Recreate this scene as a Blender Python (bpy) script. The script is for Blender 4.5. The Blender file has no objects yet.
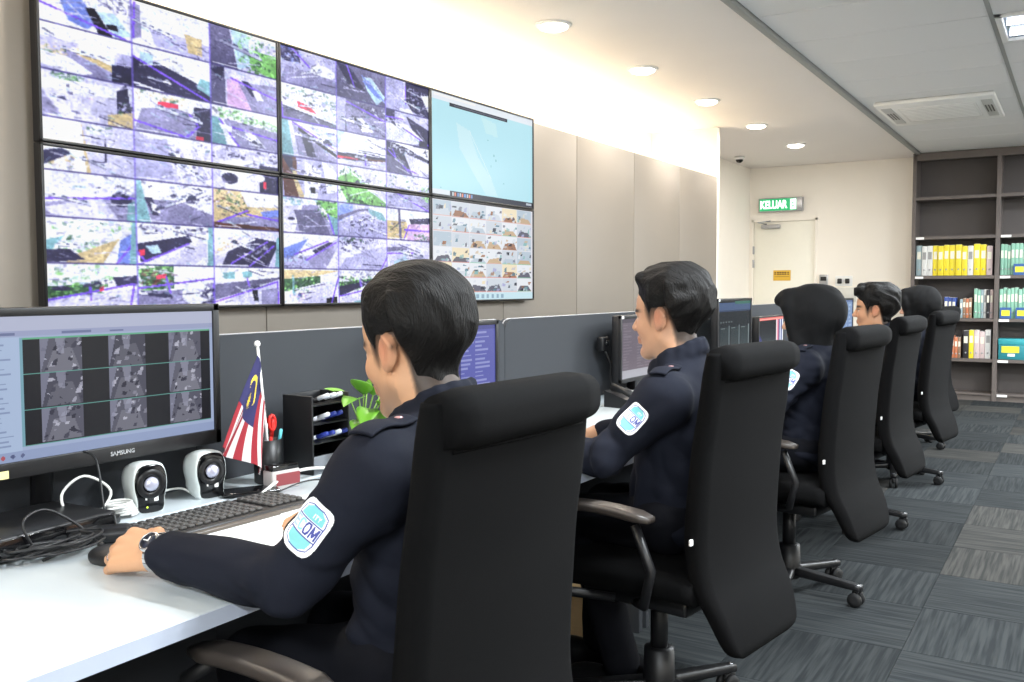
import bpy, bmesh, math, random
import numpy as np
from mathutils import Vector, Matrix
from mathutils.bvhtree import BVHTree

SC = bpy.context.scene
COL = SC.collection
PI = math.pi

# ------------------------------------------------------------------ camera
CAM_H = 1.25
YAW, PITCH, ROLL, FPX = 0.55002, 0.05671, -0.0028, 930.0
cy_, sy_, cp_, sp_ = math.cos(YAW), math.sin(YAW), math.cos(PITCH), math.sin(PITCH)
fw = Vector((-sy_ * cp_, cy_ * cp_, -sp_)); rt = Vector((cy_, sy_, 0)); up = rt.cross(fw)
rt2 = rt * math.cos(ROLL) + up * math.sin(ROLL); up2 = -rt * math.sin(ROLL) + up * math.cos(ROLL)
cam = bpy.data.objects.new('camera', bpy.data.cameras.new('camera'))
COL.objects.link(cam)
cam.matrix_world = Matrix(((rt2.x, up2.x, -fw.x, 0), (rt2.y, up2.y, -fw.y, 0), (rt2.z, up2.z, -fw.z, CAM_H), (0, 0, 0, 1)))
cam.data.sensor_width = 36.0
cam.data.lens = FPX * 36.0 / 1024.0
cam.data.clip_start = 0.02
SC.camera = cam

# ------------------------------------------------------------------ world, exposure, light levels
world = bpy.data.worlds.new('world'); SC.world = world; world.use_nodes = True
world.node_tree.nodes['Background'].inputs[0].default_value = (0.9, 0.95, 1.0, 1)
world.node_tree.nodes['Background'].inputs[1].default_value = 0.05
SC.view_settings.view_transform = 'Standard'; SC.view_settings.look = 'None'
SC.view_settings.gamma = 1.0; SC.view_settings.use_curve_mapping = False
SC.view_settings.exposure = 0.30
W_DOWN, W_FLUO, W_COVE = 9.5, 112.0, 26.0
LENS_E, TUBE_E, STRIP_E, SCREEN_E = 14.0, 7.0, 15.0, 0.75
WARM, COOL = (1.0, 0.92, 0.82), (0.90, 0.96, 1.0)

# ------------------------------------------------------------------ materials
def lin(c):
    return tuple(((x / 255.0) / 12.92 if x / 255.0 <= 0.04045 else ((x / 255.0 + 0.055) / 1.055) ** 2.4) for x in c)
MATS = {}
def mat(name, rgb, rough=0.5, metal=0.0, var=0.06, scale=30.0, bump=0.0, bscale=None, stretch=(1, 1, 1), spec=0.5, emit=0.0, attr=None, trans=0.0, sheen=0.0):
    if name in MATS: return MATS[name]
    m = bpy.data.materials.new(name); m.use_nodes = True
    nt = m.node_tree; N, L = nt.nodes, nt.links
    p = N['Principled BSDF']
    p.inputs['Roughness'].default_value = rough; p.inputs['Metallic'].default_value = metal
    p.inputs['Specular IOR Level'].default_value = spec
    tc = N.new('ShaderNodeTexCoord'); mp = N.new('ShaderNodeMapping'); mp.inputs['Scale'].default_value = stretch
    L.new(tc.outputs['Object'], mp.inputs['Vector'])
    nz = N.new('ShaderNodeTexNoise'); nz.inputs['Scale'].default_value = scale; nz.inputs['Detail'].default_value = 3
    L.new(mp.outputs['Vector'], nz.inputs['Vector'])
    if attr:
        a = N.new('ShaderNodeAttribute'); a.attribute_name = attr; src = a.outputs['Color']
    else:
        r = N.new('ShaderNodeRGB'); r.outputs[0].default_value = (*lin(rgb), 1); src = r.outputs[0]
    mr = N.new('ShaderNodeMapRange'); mr.inputs['To Min'].default_value = 1 - var; mr.inputs['To Max'].default_value = 1 + var
    L.new(nz.outputs['Fac'], mr.inputs['Value'])
    vm = N.new('ShaderNodeVectorMath'); vm.operation = 'SCALE'
    L.new(src, vm.inputs[0]); L.new(mr.outputs['Result'], vm.inputs['Scale'])
    L.new(vm.outputs['Vector'], p.inputs['Base Color'])
    if emit:
        L.new(vm.outputs['Vector'], p.inputs['Emission Color']); p.inputs['Emission Strength'].default_value = emit
    if bump:
        n2 = N.new('ShaderNodeTexNoise'); n2.inputs['Scale'].default_value = bscale or scale; n2.inputs['Detail'].default_value = 4
        L.new(mp.outputs['Vector'], n2.inputs['Vector'])
        b = N.new('ShaderNodeBump'); b.inputs['Strength'].default_value = bump; b.inputs['Distance'].default_value = 0.004
        L.new(n2.outputs['Fac'], b.inputs['Height']); L.new(b.outputs['Normal'], p.inputs['Normal'])
    if trans: p.inputs['Transmission Weight'].default_value = trans
    if sheen:
        p.inputs['Sheen Weight'].default_value = sheen; p.inputs['Sheen Roughness'].default_value = 0.5
    MATS[name] = m
    return m

def screen_mat(name='screen_picture', e=None, base=0.0):
    if name in MATS: return MATS[name]
    m = bpy.data.materials.new(name); m.use_nodes = True
    N, L = m.node_tree.nodes, m.node_tree.links; p = N['Principled BSDF']
    a = N.new('ShaderNodeAttribute'); a.attribute_name = 'pic'
    p.inputs['Base Color'].default_value = (0.01, 0.01, 0.012, 1)
    p.inputs['Roughness'].default_value = 0.25; p.inputs['Specular IOR Level'].default_value = 0.18
    L.new(a.outputs['Color'], p.inputs['Emission Color']); p.inputs['Emission Strength'].default_value = e or SCREEN_E
    MATS[name] = m
    return m

M_WALL = mat('cream_wall_paint', (250, 243, 232), 0.75, var=0.02, scale=4, bump=0.05, bscale=180)
M_PANEL = mat('beige_laminate_panel', (140, 132, 122), 0.5, var=0.02, scale=3)
M_PLASTER = mat('white_ceiling_paint', (240, 234, 230), 0.85, var=0.015, scale=3)
M_TILE = mat('mineral_fibre_tile', (226, 226, 226), 0.9, var=0.04, scale=300, bump=0.12, bscale=260)
M_GRID = mat('grey_ceiling_grid', (150, 152, 150), 0.6, var=0.03)
M_WHITE = mat('white_paint_metal', (238, 238, 236), 0.4, var=0.02)
M_DESK = mat('white_desk_laminate', (190, 198, 202), 0.36, var=0.015, scale=8)
M_DESKEDGE = mat('pale_grey_edge_band', (176, 184, 200), 0.45, var=0.02)
M_GREY = mat('charcoal_partition_fabric', (50, 53, 58), 0.75, var=0.05, scale=500, bump=0.06)
M_ALU = mat('aluminium_trim', (176, 176, 178), 0.35, 0.6, var=0.04)
M_CHROME = mat('polished_steel', (215, 216, 220), 0.18, 1.0, var=0.03)
M_BLACKP = mat('black_plastic', (22, 22, 24), 0.42, var=0.08, scale=60)
M_BLACKG = mat('black_gloss_plastic', (14, 14, 16), 0.12, var=0.05)
M_BLACKF = mat('black_chair_fabric', (10, 10, 11), 0.9, var=0.14, scale=700, bump=0.25, bscale=900, spec=0.12)
M_NAVY = mat('navy_uniform_twill', (22, 25, 36), 0.85, var=0.12, scale=500, bump=0.2, bscale=800, spec=0.2)
M_NAVYD = mat('dark_navy_trouser_twill', (15, 16, 22), 0.88, var=0.12, scale=500, bump=0.2, bscale=800, spec=0.15)
M_HIJAB = mat('black_headscarf_cloth', (15, 15, 16), 0.85, var=0.1, scale=60, bump=0.15, bscale=300, spec=0.2)
M_HAIR = mat('black_hair', (13, 11, 10), 0.6, var=0.6, scale=110, bump=1.0, bscale=150, stretch=(.5, 2.6, 0.5), spec=0.25)
M_SKIN = mat('skin', (200, 150, 115), 0.5, var=0.05, scale=40, bump=0.06, bscale=250, attr='pic', spec=0.4)
M_SHELF = mat('dark_taupe_laminate', (98, 90, 86), 0.5, var=0.05, scale=14, stretch=(1, 1, 0.2))
M_SHELFB = mat('dark_taupe_back_board', (84, 78, 76), 0.6, var=0.05, scale=14)
M_RUBBER = mat('black_rubber', (17, 17, 18), 0.7, var=0.1)
M_PRINT = mat('printed_colours', (255, 255, 255), 0.55, var=0.02, attr='pic')

# ------------------------------------------------------------------ object helpers
def tag(o, label=None, cat=None, group=None, kind=None):
    if label: o['label'] = label
    if cat: o['category'] = cat
    if group: o['group'] = group
    if kind: o['kind'] = kind
    return o
def link(name, me, m, parent=None, loc=None, rot=None):
    o = bpy.data.objects.new(name, me); COL.objects.link(o)
    if m is not None and len(me.materials) == 0: me.materials.append(m)
    if parent: o.parent = parent
    if loc is not None: o.location = loc
    if rot is not None: o.rotation_euler = rot
    return o
def empty(name, loc=(0, 0, 0), rz=0.0, label=None, cat=None, group=None):
    o = bpy.data.objects.new(name, None); COL.objects.link(o)
    o.location = loc; o.rotation_euler = (0, 0, rz); o.empty_display_size = 0.1
    return tag(o, label, cat, group)
def copy_tree(o, parent=None):
    c = o.copy(); COL.objects.link(c); c.parent = parent
    for ch in list(o.children): copy_tree(ch, c)
    return c

class MB:
    """collects shapes into ONE mesh"""
    def __init__(s): s.v = []; s.f = []; s.sm = []
    def add(s, v, f, smooth=False, M=None):
        n = len(s.v)
        s.v += [tuple(M @ Vector(q)) for q in v] if M is not None else [tuple(q) for q in v]
        s.f += [tuple(i + n for i in q) for q in f]; s.sm += [smooth] * len(f); return s
    def box(s, x0, x1, y0, y1, z0, z1, M=None):
        v = [(x, y, z) for z in (z0, z1) for y in (y0, y1) for x in (x0, x1)]
        return s.add(v, [(0, 2, 3, 1), (4, 5, 7, 6), (0, 1, 5, 4), (2, 6, 7, 3), (0, 4, 6, 2), (1, 3, 7, 5)], False, M)
    def bbox(s, x0, x1, y0, y1, z0, z1, r=0.005, seg=2, M=None):
        bm = bmesh.new(); bmesh.ops.create_cube(bm, size=1.0)
        for q in bm.verts:
            q.co = Vector((x0 + (q.co.x + .5) * (x1 - x0), y0 + (q.co.y + .5) * (y1 - y0), z0 + (q.co.z + .5) * (z1 - z0)))
        r = min(r, .49 * min(abs(x1 - x0), abs(y1 - y0), abs(z1 - z0)))
        bmesh.ops.bevel(bm, geom=list(bm.edges), offset=r, segments=seg, profile=0.5, affect='EDGES')
        bm.verts.index_update()
        v = [q.co.copy() for q in bm.verts]; f = [[q.index for q in fc.verts] for fc in bm.faces]; bm.free()
        return s.add(v, f, seg > 1, M)
    def tube(s, pts, r, n=10, smooth=True, M=None, closed=False):
        pts = [Vector(p) for p in pts]; m = len(pts); rs = r if isinstance(r, (list, tuple)) else [r] * m
        v = []; prev = None
        for i, p in enumerate(pts):
            a = pts[(i - 1) % m] if (closed or i > 0) else p; b = pts[(i + 1) % m] if (closed or i < m - 1) else p
            t = (b - a).normalized()
            if prev is None:
                ref = Vector((0, 0, 1)) if abs(t.z) < .9 else Vector((1, 0, 0)); u = t.cross(ref).normalized()
            else:
                u = (prev - t * prev.dot(t)).normalized()
            prev = u; w = t.cross(u)
            v += [p + (u * math.cos(k * 2 * PI / n) + w * math.sin(k * 2 * PI / n)) * rs[i] for k in range(n)]
        f = []
        for i in range(m if closed else m - 1):
            j = (i + 1) % m
            f += [(i * n + k, i * n + (k + 1) % n, j * n + (k + 1) % n, j * n + k) for k in range(n)]
        if not closed: f += [tuple(range(n - 1, -1, -1)), tuple((m - 1) * n + k for k in range(n))]
        return s.add(v, f, smooth, M)
    def lathe(s, prof, n=24, M=None, smooth=True):
        v = []; f = []
        for r, z in prof: v += [(r * math.cos(k * 2 * PI / n), r * math.sin(k * 2 * PI / n), z) for k in range(n)]
        for i in range(len(prof) - 1):
            f += [(i * n + k, i * n + (k + 1) % n, (i + 1) * n + (k + 1) % n, (i + 1) * n + k) for k in range(n)]
        f += [tuple(range(n - 1, -1, -1)), tuple((len(prof) - 1) * n + k for k in range(n))]
        return s.add(v, f, smooth, M)
    def prism(s, poly, h0, h1, M=None, smooth=False):
        n = len(poly); v = [(x, y, h0) for x, y in poly] + [(x, y, h1) for x, y in poly]
        f = [tuple(range(n - 1, -1, -1)), tuple(range(n, 2 * n))] + [(k, (k + 1) % n, n + (k + 1) % n, n + k) for k in range(n)]
        return s.add(v, f, smooth, M)
    def loft(s, rings, M=None, smooth=True):
        n = len(rings[0]); v = [p for r in rings for p in r]; f = []
        for i in range(len(rings) - 1):
            f += [(i * n + k, i * n + (k + 1) % n, (i + 1) * n + (k + 1) % n, (i + 1) * n + k) for k in range(n)]
        f += [tuple(range(n - 1, -1, -1)), tuple((len(rings) - 1) * n + k for k in range(n))]
        return s.add(v, f, smooth, M)
    def mesh(s, name):
        me = bpy.data.meshes.new(name); me.from_pydata(s.v, [], s.f)
        me.polygons.foreach_set('use_smooth', s.sm)
        bm = bmesh.new(); bm.from_mesh(me); bmesh.ops.recalc_face_normals(bm, faces=bm.faces); bm.to_mesh(me); bm.free()
        return me
    def build(s, name, m, parent=None, loc=None, rot=None):
        return link(name, s.mesh(name), m, parent, loc, rot)

def rrect(w, h, r, n=4):
    """rounded rectangle outline, centred"""
    r = min(r, w / 2 - 1e-4, h / 2 - 1e-4); out = []
    for cx, cy, a0 in ((w / 2 - r, h / 2 - r, 0), (-w / 2 + r, h / 2 - r, 90), (-w / 2 + r, -h / 2 + r, 180), (w / 2 - r, -h / 2 + r, 270)):
        for k in range(n + 1):
            a = math.radians(a0 + 90 * k / n); out.append((cx + r * math.cos(a), cy + r * math.sin(a)))
    return out
def text_mesh(txt, size, depth=0.001, align='CENTER', bold=0.0, shear=0.0):
    cu = bpy.data.curves.new('text', 'FONT'); cu.body = txt; cu.size = size; cu.extrude = depth; cu.align_x = align; cu.align_y = 'CENTER'
    cu.offset = bold; cu.shear = shear; cu.resolution_u = 3
    o = bpy.data.objects.new('text_tmp', cu); COL.objects.link(o); dg = bpy.context.evaluated_depsgraph_get()
    me = bpy.data.meshes.new_from_object(o.evaluated_get(dg)); bpy.data.objects.remove(o); bpy.data.curves.remove(cu)
    return me
def struct(o): o['kind'] = 'structure'; return o
RX = lambda a: Matrix.Rotation(a, 4, 'X')
RY = lambda a: Matrix.Rotation(a, 4, 'Y')
RZ = lambda a: Matrix.Rotation(a, 4, 'Z')
T = lambda *p: Matrix.Translation(Vector(p if len(p) == 3 else p[0]))

# picture planes: a fine grid that carries printed / displayed colours
def pic_mesh(name, canvas, w, h, bend=None):
    """plane in local YZ facing +X: width w along +Y (left to right), height h; canvas rows run downwards"""
    H, Wd, _ = canvas.shape
    ys = (np.arange(Wd + 1) / Wd - .5) * w; zs = (.5 - np.arange(H + 1) / H) * h
    Y, Z = np.meshgrid(ys, zs); X = np.zeros_like(Y)
    co = np.stack([X, Y, Z], -1).reshape(-1, 3)
    if bend is not None: co = bend(co)
    i = np.arange(H)[:, None] * (Wd + 1) + np.arange(Wd)[None, :]
    q = np.stack([i, i + Wd + 1, i + Wd + 2, i + 1], -1).reshape(-1, 4)
    me = bpy.data.meshes.new(name); me.from_pydata(co.tolist(), [], q.tolist())
    c = np.clip(canvas, 0, 255) / 255.0; c = np.where(c <= .04045, c / 12.92, ((c + .055) / 1.055) ** 2.4)
    at = me.color_attributes.new('pic', 'FLOAT_COLOR', 'CORNER')
    col = np.ones((H * Wd, 4, 4), np.float32); col[:, :, :3] = c.reshape(-1, 1, 3)
    at.data.foreach_set('color', col.ravel())
    return me
class Pic:
    def __init__(s, w, h, bg=(0, 0, 0)):
        s.a = np.zeros((h, w, 3)); s.a[:] = bg; s.w = w; s.h = h
        yy, xx = np.mgrid[0:h, 0:w]; s.x = (xx + .5) / w; s.y = (yy + .5) / h
    def poly(s, pts, c, al=1.0, box=(0, 0, 1, 1)):
        bx, by, bw, bh = box; P = [(bx + p[0] * bw, by + p[1] * bh) for p in pts]
        ins = np.zeros(s.x.shape, bool); n = len(P)
        for i in range(n):
            (x0, y0), (x1, y1) = P[i], P[(i + 1) % n]
            if y0 == y1: continue
            c1 = (y0 > s.y) != (y1 > s.y)
            ins ^= c1 & (s.x < (x1 - x0) * (s.y - y0) / (y1 - y0) + x0)
        ins &= (s.x >= bx) & (s.x <= bx + bw) & (s.y >= by) & (s.y <= by + bh)
        s.a[ins] = s.a[ins] * (1 - al) + np.array(c) * al; return s
    def rect(s, x0, y0, x1, y1, c, al=1.0, box=(0, 0, 1, 1)): return s.poly([(x0, y0), (x1, y0), (x1, y1), (x0, y1)], c, al, box)
    def line(s, p, q, th, c, al=1.0, box=(0, 0, 1, 1)):
        bx, by, bw, bh = box; a = np.array((bx + p[0] * bw, by + p[1] * bh)); b = np.array((bx + q[0] * bw, by + q[1] * bh))
        asp = s.w / s.h; X = s.x * asp; A = a * (asp, 1); B = b * (asp, 1); d = B - A; L2 = max(d @ d, 1e-9)
        t = np.clip(((X - A[0]) * d[0] + (s.y - A[1]) * d[1]) / L2, 0, 1)
        ins = np.hypot(X - A[0] - t * d[0], s.y - A[1] - t * d[1]) < th
        ins &= (s.x >= bx) & (s.x <= bx + bw) & (s.y >= by) & (s.y <= by + bh)
        s.a[ins] = s.a[ins] * (1 - al) + np.array(c) * al; return s
    def soft(s, n=1):
        for _ in range(n):
            p = np.pad(s.a, ((1, 1), (1, 1), (0, 0)), 'edge'); s.a = (p[1:-1, 1:-1] * 2 + p[:-2, 1:-1] + p[2:, 1:-1] + p[1:-1, :-2] + p[1:-1, 2:]) / 6
        return s
    def ell(s, cx, cy, rx, ry, c, al=1.0, box=(0, 0, 1, 1)):
        bx, by, bw, bh = box
        ins = ((s.x - bx - cx * bw) / (rx * bw)) ** 2 + ((s.y - by - cy * bh) / (ry * bh)) ** 2 < 1
        ins &= (s.x >= bx) & (s.x <= bx + bw) & (s.y >= by) & (s.y <= by + bh)
        s.a[ins] = s.a[ins] * (1 - al) + np.array(c) * al; return s

# ------------------------------------------------------------------ smooth-blended solids (bodies, hands, cloth)
def sdf_mesh(prims, vox, k=0.02, pert=None, post=None):
    """prims: ('c',a,b,r0,r1) tapered capsule | ('e',centre,radii[,R]) ellipsoid; optional dict tail {op:'-', k:..}"""
    lo = np.full(3, 1e9); hi = -lo; bb = []
    for p in prims:
        o = p[-1] if isinstance(p[-1], dict) else {}
        if p[0] == 'c':
            a, b = np.array(p[1], float), np.array(p[2], float); r = max(p[3], p[4]); l = np.minimum(a, b) - r; h = np.maximum(a, b) + r
        else:
            c = np.array(p[1], float); r = np.array(p[2], float)
            if len(p) > 3 and not isinstance(p[3], dict): r = np.full(3, r.max())
            l = c - r; h = c + r
        bb.append((l, h, o))
        if o.get('op', '+') == '+': lo = np.minimum(lo, l); hi = np.maximum(hi, h)
    lo -= 4 * vox + .006; hi += 4 * vox + .006
    n = np.ceil((hi - lo) / vox).astype(int) + 1
    V = np.full(n, .25, np.float32); ax = [lo[i] + vox * np.arange(n[i]) for i in range(3)]
    for p, (l, h, o) in zip(prims, bb):
        kk = o.get('k', k); mg = kk + 3 * vox + .008
        i0 = np.clip(((l - mg - lo) / vox).astype(int), 0, n); i1 = np.clip(np.ceil((h + mg - lo) / vox).astype(int) + 1, 0, n)
        if (i1 <= i0).any(): continue
        sl = tuple(slice(a, b) for a, b in zip(i0, i1))
        X, Y, Z = np.meshgrid(*[ax[i][sl[i]] for i in range(3)], indexing='ij', sparse=True)
        if p[0] == 'c':
            a, b = np.array(p[1], float), np.array(p[2], float); d = b - a; L2 = max(d @ d, 1e-9)
            t = np.clip(((X - a[0]) * d[0] + (Y - a[1]) * d[1] + (Z - a[2]) * d[2]) / L2, 0, 1)
            D = np.sqrt((X - a[0] - t * d[0]) ** 2 + (Y - a[1] - t * d[1]) ** 2 + (Z - a[2] - t * d[2]) ** 2) - (p[3] + (p[4] - p[3]) * t)
        else:
            c = np.array(p[1], float); r = np.array(p[2], float); q = [X - c[0], Y - c[1], Z - c[2]]
            if len(p) > 3 and not isinstance(p[3], dict):
                Rm = np.array(p[3]); q = [Rm[0][i] * q[0] + Rm[1][i] * q[1] + Rm[2][i] * q[2] for i in range(3)]
            k0 = np.sqrt(sum((q[i] / r[i]) ** 2 for i in range(3))); k1 = np.sqrt(sum((q[i] / r[i] ** 2) ** 2 for i in range(3)))
            D = k0 * (k0 - 1) / np.maximum(k1, 1e-6)
        W = V[sl]
        if o.get('op', '+') == '-':
            D = -D; hh = np.clip(.5 + .5 * (W - D) / kk, 0, 1)
            V[sl] = D * (1 - hh) + W * hh + kk * hh * (1 - hh)
        else:
            hh = np.clip(.5 + .5 * (W - D) / kk, 0, 1)
            V[sl] = W * (1 - hh) + D * hh - kk * hh * (1 - hh)
    if pert is not None or post is not None:
        X, Y, Z = np.meshgrid(*ax, indexing='ij', sparse=True)
        if pert is not None:
            near = np.abs(V) < 0.03; idx = np.nonzero(near)
            V[near] += pert(ax[0][idx[0]], ax[1][idx[1]], ax[2][idx[2]]).astype(np.float32)
        if post is not None: V = post(V, X, Y, Z).astype(np.float32)
    V[0], V[-1], V[:, 0], V[:, -1], V[:, :, 0], V[:, :, -1] = .1, .1, .1, .1, .1, .1
    S = V < 0
    cs = [S[i:n[0] - 1 + i, j:n[1] - 1 + j, l:n[2] - 1 + l] for i in (0, 1) for j in (0, 1) for l in (0, 1)]
    cnt = sum(c.astype(np.int8) for c in cs); act = (cnt > 0) & (cnt < 8); I = np.argwhere(act)
    ids = np.full(act.shape, -1, np.int32); ids[act] = np.arange(len(I))
    off = np.array([(i, j, l) for i in (0, 1) for j in (0, 1) for l in (0, 1)])
    vals = np.stack([V[I[:, 0] + o[0], I[:, 1] + o[1], I[:, 2] + o[2]] for o in off], 1)
    acc = np.zeros((len(I), 3)); num = np.zeros(len(I))
    for a in range(8):
        for b in range(a + 1, 8):
            if np.abs(off[a] - off[b]).sum() != 1: continue
            va, vb = vals[:, a], vals[:, b]; m = (va < 0) != (vb < 0); t = np.where(m, va / np.where(m, va - vb, 1), 0)
            acc[m] += off[a] + t[m, None] * (off[b] - off[a]); num[m] += 1
    co = lo + (I + acc / num[:, None]) * vox
    F = []
    for axis in range(3):
        s0 = [slice(1, -1)] * 3; s1 = [slice(1, -1)] * 3; s0[axis] = slice(0, -1); s1[axis] = slice(1, None)
        A, B = S[tuple(s0)], S[tuple(s1)]; E = np.argwhere(A != B)
        if not len(E): continue
        base = E + 1; base[:, axis] = E[:, axis]; inside = A[tuple(E.T)]
        u, w = [(1, 2), (2, 0), (0, 1)][axis]; du = np.zeros(3, int); dw = np.zeros(3, int); du[u] = 1; dw[w] = 1
        q = np.stack([ids[tuple((base - du - dw).T)], ids[tuple((base - dw).T)], ids[tuple(base.T)], ids[tuple((base - du).T)]], 1)
        q[~inside] = q[~inside][:, ::-1]; F.append(q)
    return co, np.concatenate(F)
def np_mesh(name, co, F, colors=None):
    me = bpy.data.meshes.new(name); me.vertices.add(len(co)); me.vertices.foreach_set('co', np.asarray(co, np.float32).ravel())
    me.loops.add(F.size); me.loops.foreach_set('vertex_index', F.astype(np.int32).ravel())
    me.polygons.add(len(F)); me.polygons.foreach_set('loop_start', np.arange(len(F), dtype=np.int32) * 4)
    me.polygons.foreach_set('use_smooth', np.ones(len(F), bool)); me.update(calc_edges=True); me.validate()
    if colors is not None:
        c = np.clip(colors, 0, 255) / 255.0; c = np.where(c <= .04045, c / 12.92, ((c + .055) / 1.055) ** 2.4)
        at = me.color_attributes.new('pic', 'FLOAT_COLOR', 'POINT'); full = np.ones((len(co), 4), np.float32); full[:, :3] = c
        at.data.foreach_set('color', full.ravel())
    return me
def waves(seed, scale, n=7):
    r = np.random.RandomState(seed); D = r.normal(size=(n, 3)); D /= np.linalg.norm(D, axis=1)[:, None]; D *= scale * r.uniform(.6, 1.6, n)[:, None]; ph = r.uniform(0, 6.28, n)
    return lambda x, y, z: sum(np.sin(D[i, 0] * x + D[i, 1] * y + D[i, 2] * z + ph[i] + 1.2 * np.sin(D[i - 1, 0] * x * .5 + D[i - 1, 1] * y * .5 + D[i - 1, 2] * z * .5)) for i in range(n)) / n
# ================================================================== THE ROOM
CEIL, YF, XL, XR, YB = 2.75, 11.70, -3.63, 4.2, -3.0
PX, P_END, P_TOP = -2.96, 8.56, 2.285       # panelled feature wall
struct(MB().box(XL - .1, XL, YB, YF + .1, 0, CEIL + .1).build('wall_left', M_WALL))
struct(MB().box(XR, XR + .1, YB, YF + .1, 0, CEIL + .1).build('wall_right', M_WALL))
struct(MB().box(XL, XR, YB - .1, YB, 0, CEIL + .1).build('wall_back', M_WALL))
DX0, DX1, DTOP = -3.60, -2.79, 2.10
wf = MB(); wf.box(XL, DX0, YF, YF + .1, 0, CEIL + .1).box(DX1, XR, YF, YF + .1, 0, CEIL + .1).box(DX0, DX1, YF, YF + .1, DTOP, CEIL + .1)
struct(wf.build('wall_far', M_WALL))
struct(MB().box(DX1 + .06, -1.66, YF - .012, YF, 0, .09).build('baseboard_far', M_WHITE))
# door in the far wall
dr = empty('door_1', (DX0, YF, 0)); struct(dr)
M_DOOR = mat('cream_door_paint', (244, 240, 226), 0.5, var=0.02)
wd = DX1 - DX0
MB().bbox(.028, wd - .028, .012, .055, .008, DTOP - .028, .003).build('door_leaf', M_DOOR, dr)
MB().box(0, .025, -.012, .09, 0, DTOP).box(wd - .025, wd, -.012, .09, 0, DTOP).box(0, wd, -.012, .09, DTOP - .025, DTOP).build('door_frame', M_WALL, dr)
for z in (1.55, 1.72): MB().bbox(.016, .034, -.016, .012, z - .05, z + .05, .003).build('hinge', M_ALU, dr)
cl = MB().bbox(.13, .36, -.05, .012, 1.985, 2.035, .008).build('door_closer', M_ALU, dr)
MB().tube([(.20, -.04, 2.04), (.10, -.09, 2.06), (.24, -.02, 2.08)], .009, 6).build('closer_arm', M_ALU, cl)
MB().tube([(wd - .09, .01, 1.02), (wd - .09, -.05, 1.02), (wd - .20, -.05, 1.02)], .009, 8).build('door_handle', M_CHROME, dr)
# yellow notice on the door
pc = Pic(34, 20, (228, 182, 60))
for yy in (.16, .34):
    for i in range(6): pc.rect(.06 + i * .15, yy, .16 + i * .15, yy + .13, (96, 64, 30))
pc.rect(.05, .62, .95, .66, (150, 110, 40)); pc.rect(.05, .78, .8, .82, (150, 110, 40))
sg = empty('door_notice', (-3.215, YF + .012, 1.40), 0, 'small yellow notice with dark lettering fixed to the cream door', 'notice')
MB().bbox(-.108, .108, -.006, 0, -.065, .065, .002).build('plate', mat('yellow_plate', (222, 176, 58), .5), sg)
link('print', pic_mesh('print', pc.a, .21, .124), M_PRINT, sg, (0, -.0075, 0), (0, 0, -PI / 2))

# feature wall: separate laminate panels on a carrier, ends in a full-height return
fwall = empty('wall_feature'); struct(fwall)
MB().box(PX - .09, PX - .02, -2.9, P_END - .03, 0, P_TOP - .012).build('carrier', M_GREY, fwall)
y = P_END - .03; pm = {}
while y > -2.8:
    y0 = max(y - .95, -2.9); key = round(y - y0, 3)
    if key not in pm: pm[key] = MB().bbox(-.02, 0, -key + .003, -.003, .10, P_TOP, .0025).mesh('panel')
    link('panel', pm[key], M_PANEL, fwall, (PX, y, 0)); y = y0
MB().box(PX - .03, PX - .012, -2.9, P_END - .03, 0, .10).build('kick_board', M_GREY, fwall)
struct(MB().bbox(XL, PX + .001, P_END - .03, P_END + .03, 0, CEIL, .004).build('wall_return', M_WALL))
# light strip hidden in the cove behind the feature wall
cv = empty('cove_light_strip', (-3.42, 0, P_TOP - .10), 0, 'warm light strip in the cove above the panelled wall', 'light strip')
MB().box(-.03, .03, -2.8, P_END - .06, -.03, 0).build('channel', M_ALU, cv)
MB().box(-.02, .02, -2.8, P_END - .06, 0.001, .012).build('diffuser', mat('strip_glow', (255, 238, 200), .5, var=.01, emit=STRIP_E), cv)
struct(MB().box(XL, PX - .09, -2.9, P_END - .03, P_TOP - .18, P_TOP - .14).build('trim_1', M_WALL))
def area(name, loc, sx, sy, watts, col, parent=None, shape='RECTANGLE', rot=(0, 0, 0), spread=PI):
    l = bpy.data.lights.new(name, 'AREA'); l.shape = shape; l.size = sx; l.size_y = sy; l.energy = watts; l.color = col; l.spread = spread
    o = bpy.data.objects.new(name, l); COL.objects.link(o); o.location = loc; o.rotation_euler = rot
    if parent: o.parent = parent
    return o
area('cove_glow', (0, (P_END - 2.9) / 2, .02), .05, P_END + 2.7, W_COVE, (1.0, .90, .72), cv, rot=(PI, 0, 0))

# ceilings
EDGE = -1.60
struct(MB().box(XL, EDGE - .04, YB, YF, CEIL, CEIL + .12).build('ceiling', M_PLASTER))
struct(MB().bbox(EDGE - .04, EDGE + .005, YB, YF, CEIL - .018, CEIL + .10, .003).build('trim_2', M_GRID))
tc_ = empty('ceiling_tiled'); struct(tc_)
MB().box(EDGE, XR, YB, YF, CEIL + .02, CEIL + .12).build('grid_backing', M_GRID, tc_)
TX, TY = 1.12, .65; Y00 = 5.21 - TY * 13
FIX = [(0.09, 6.185), (0.09, 2.285), (0.09, -1.615), (2.33, 6.185), (2.33, 2.285), (2.33, -1.615), (2.33, 10.085), (1.21, 10.085), (1.21, 8.135)]  # final pair: unseen fittings added to brighten the far wall and bookshelf
tm = MB().bbox(.007, TX - .007, .005, TY - .005, 0, .018, .003, 1).mesh('ceiling_tile')
ix = 0
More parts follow.
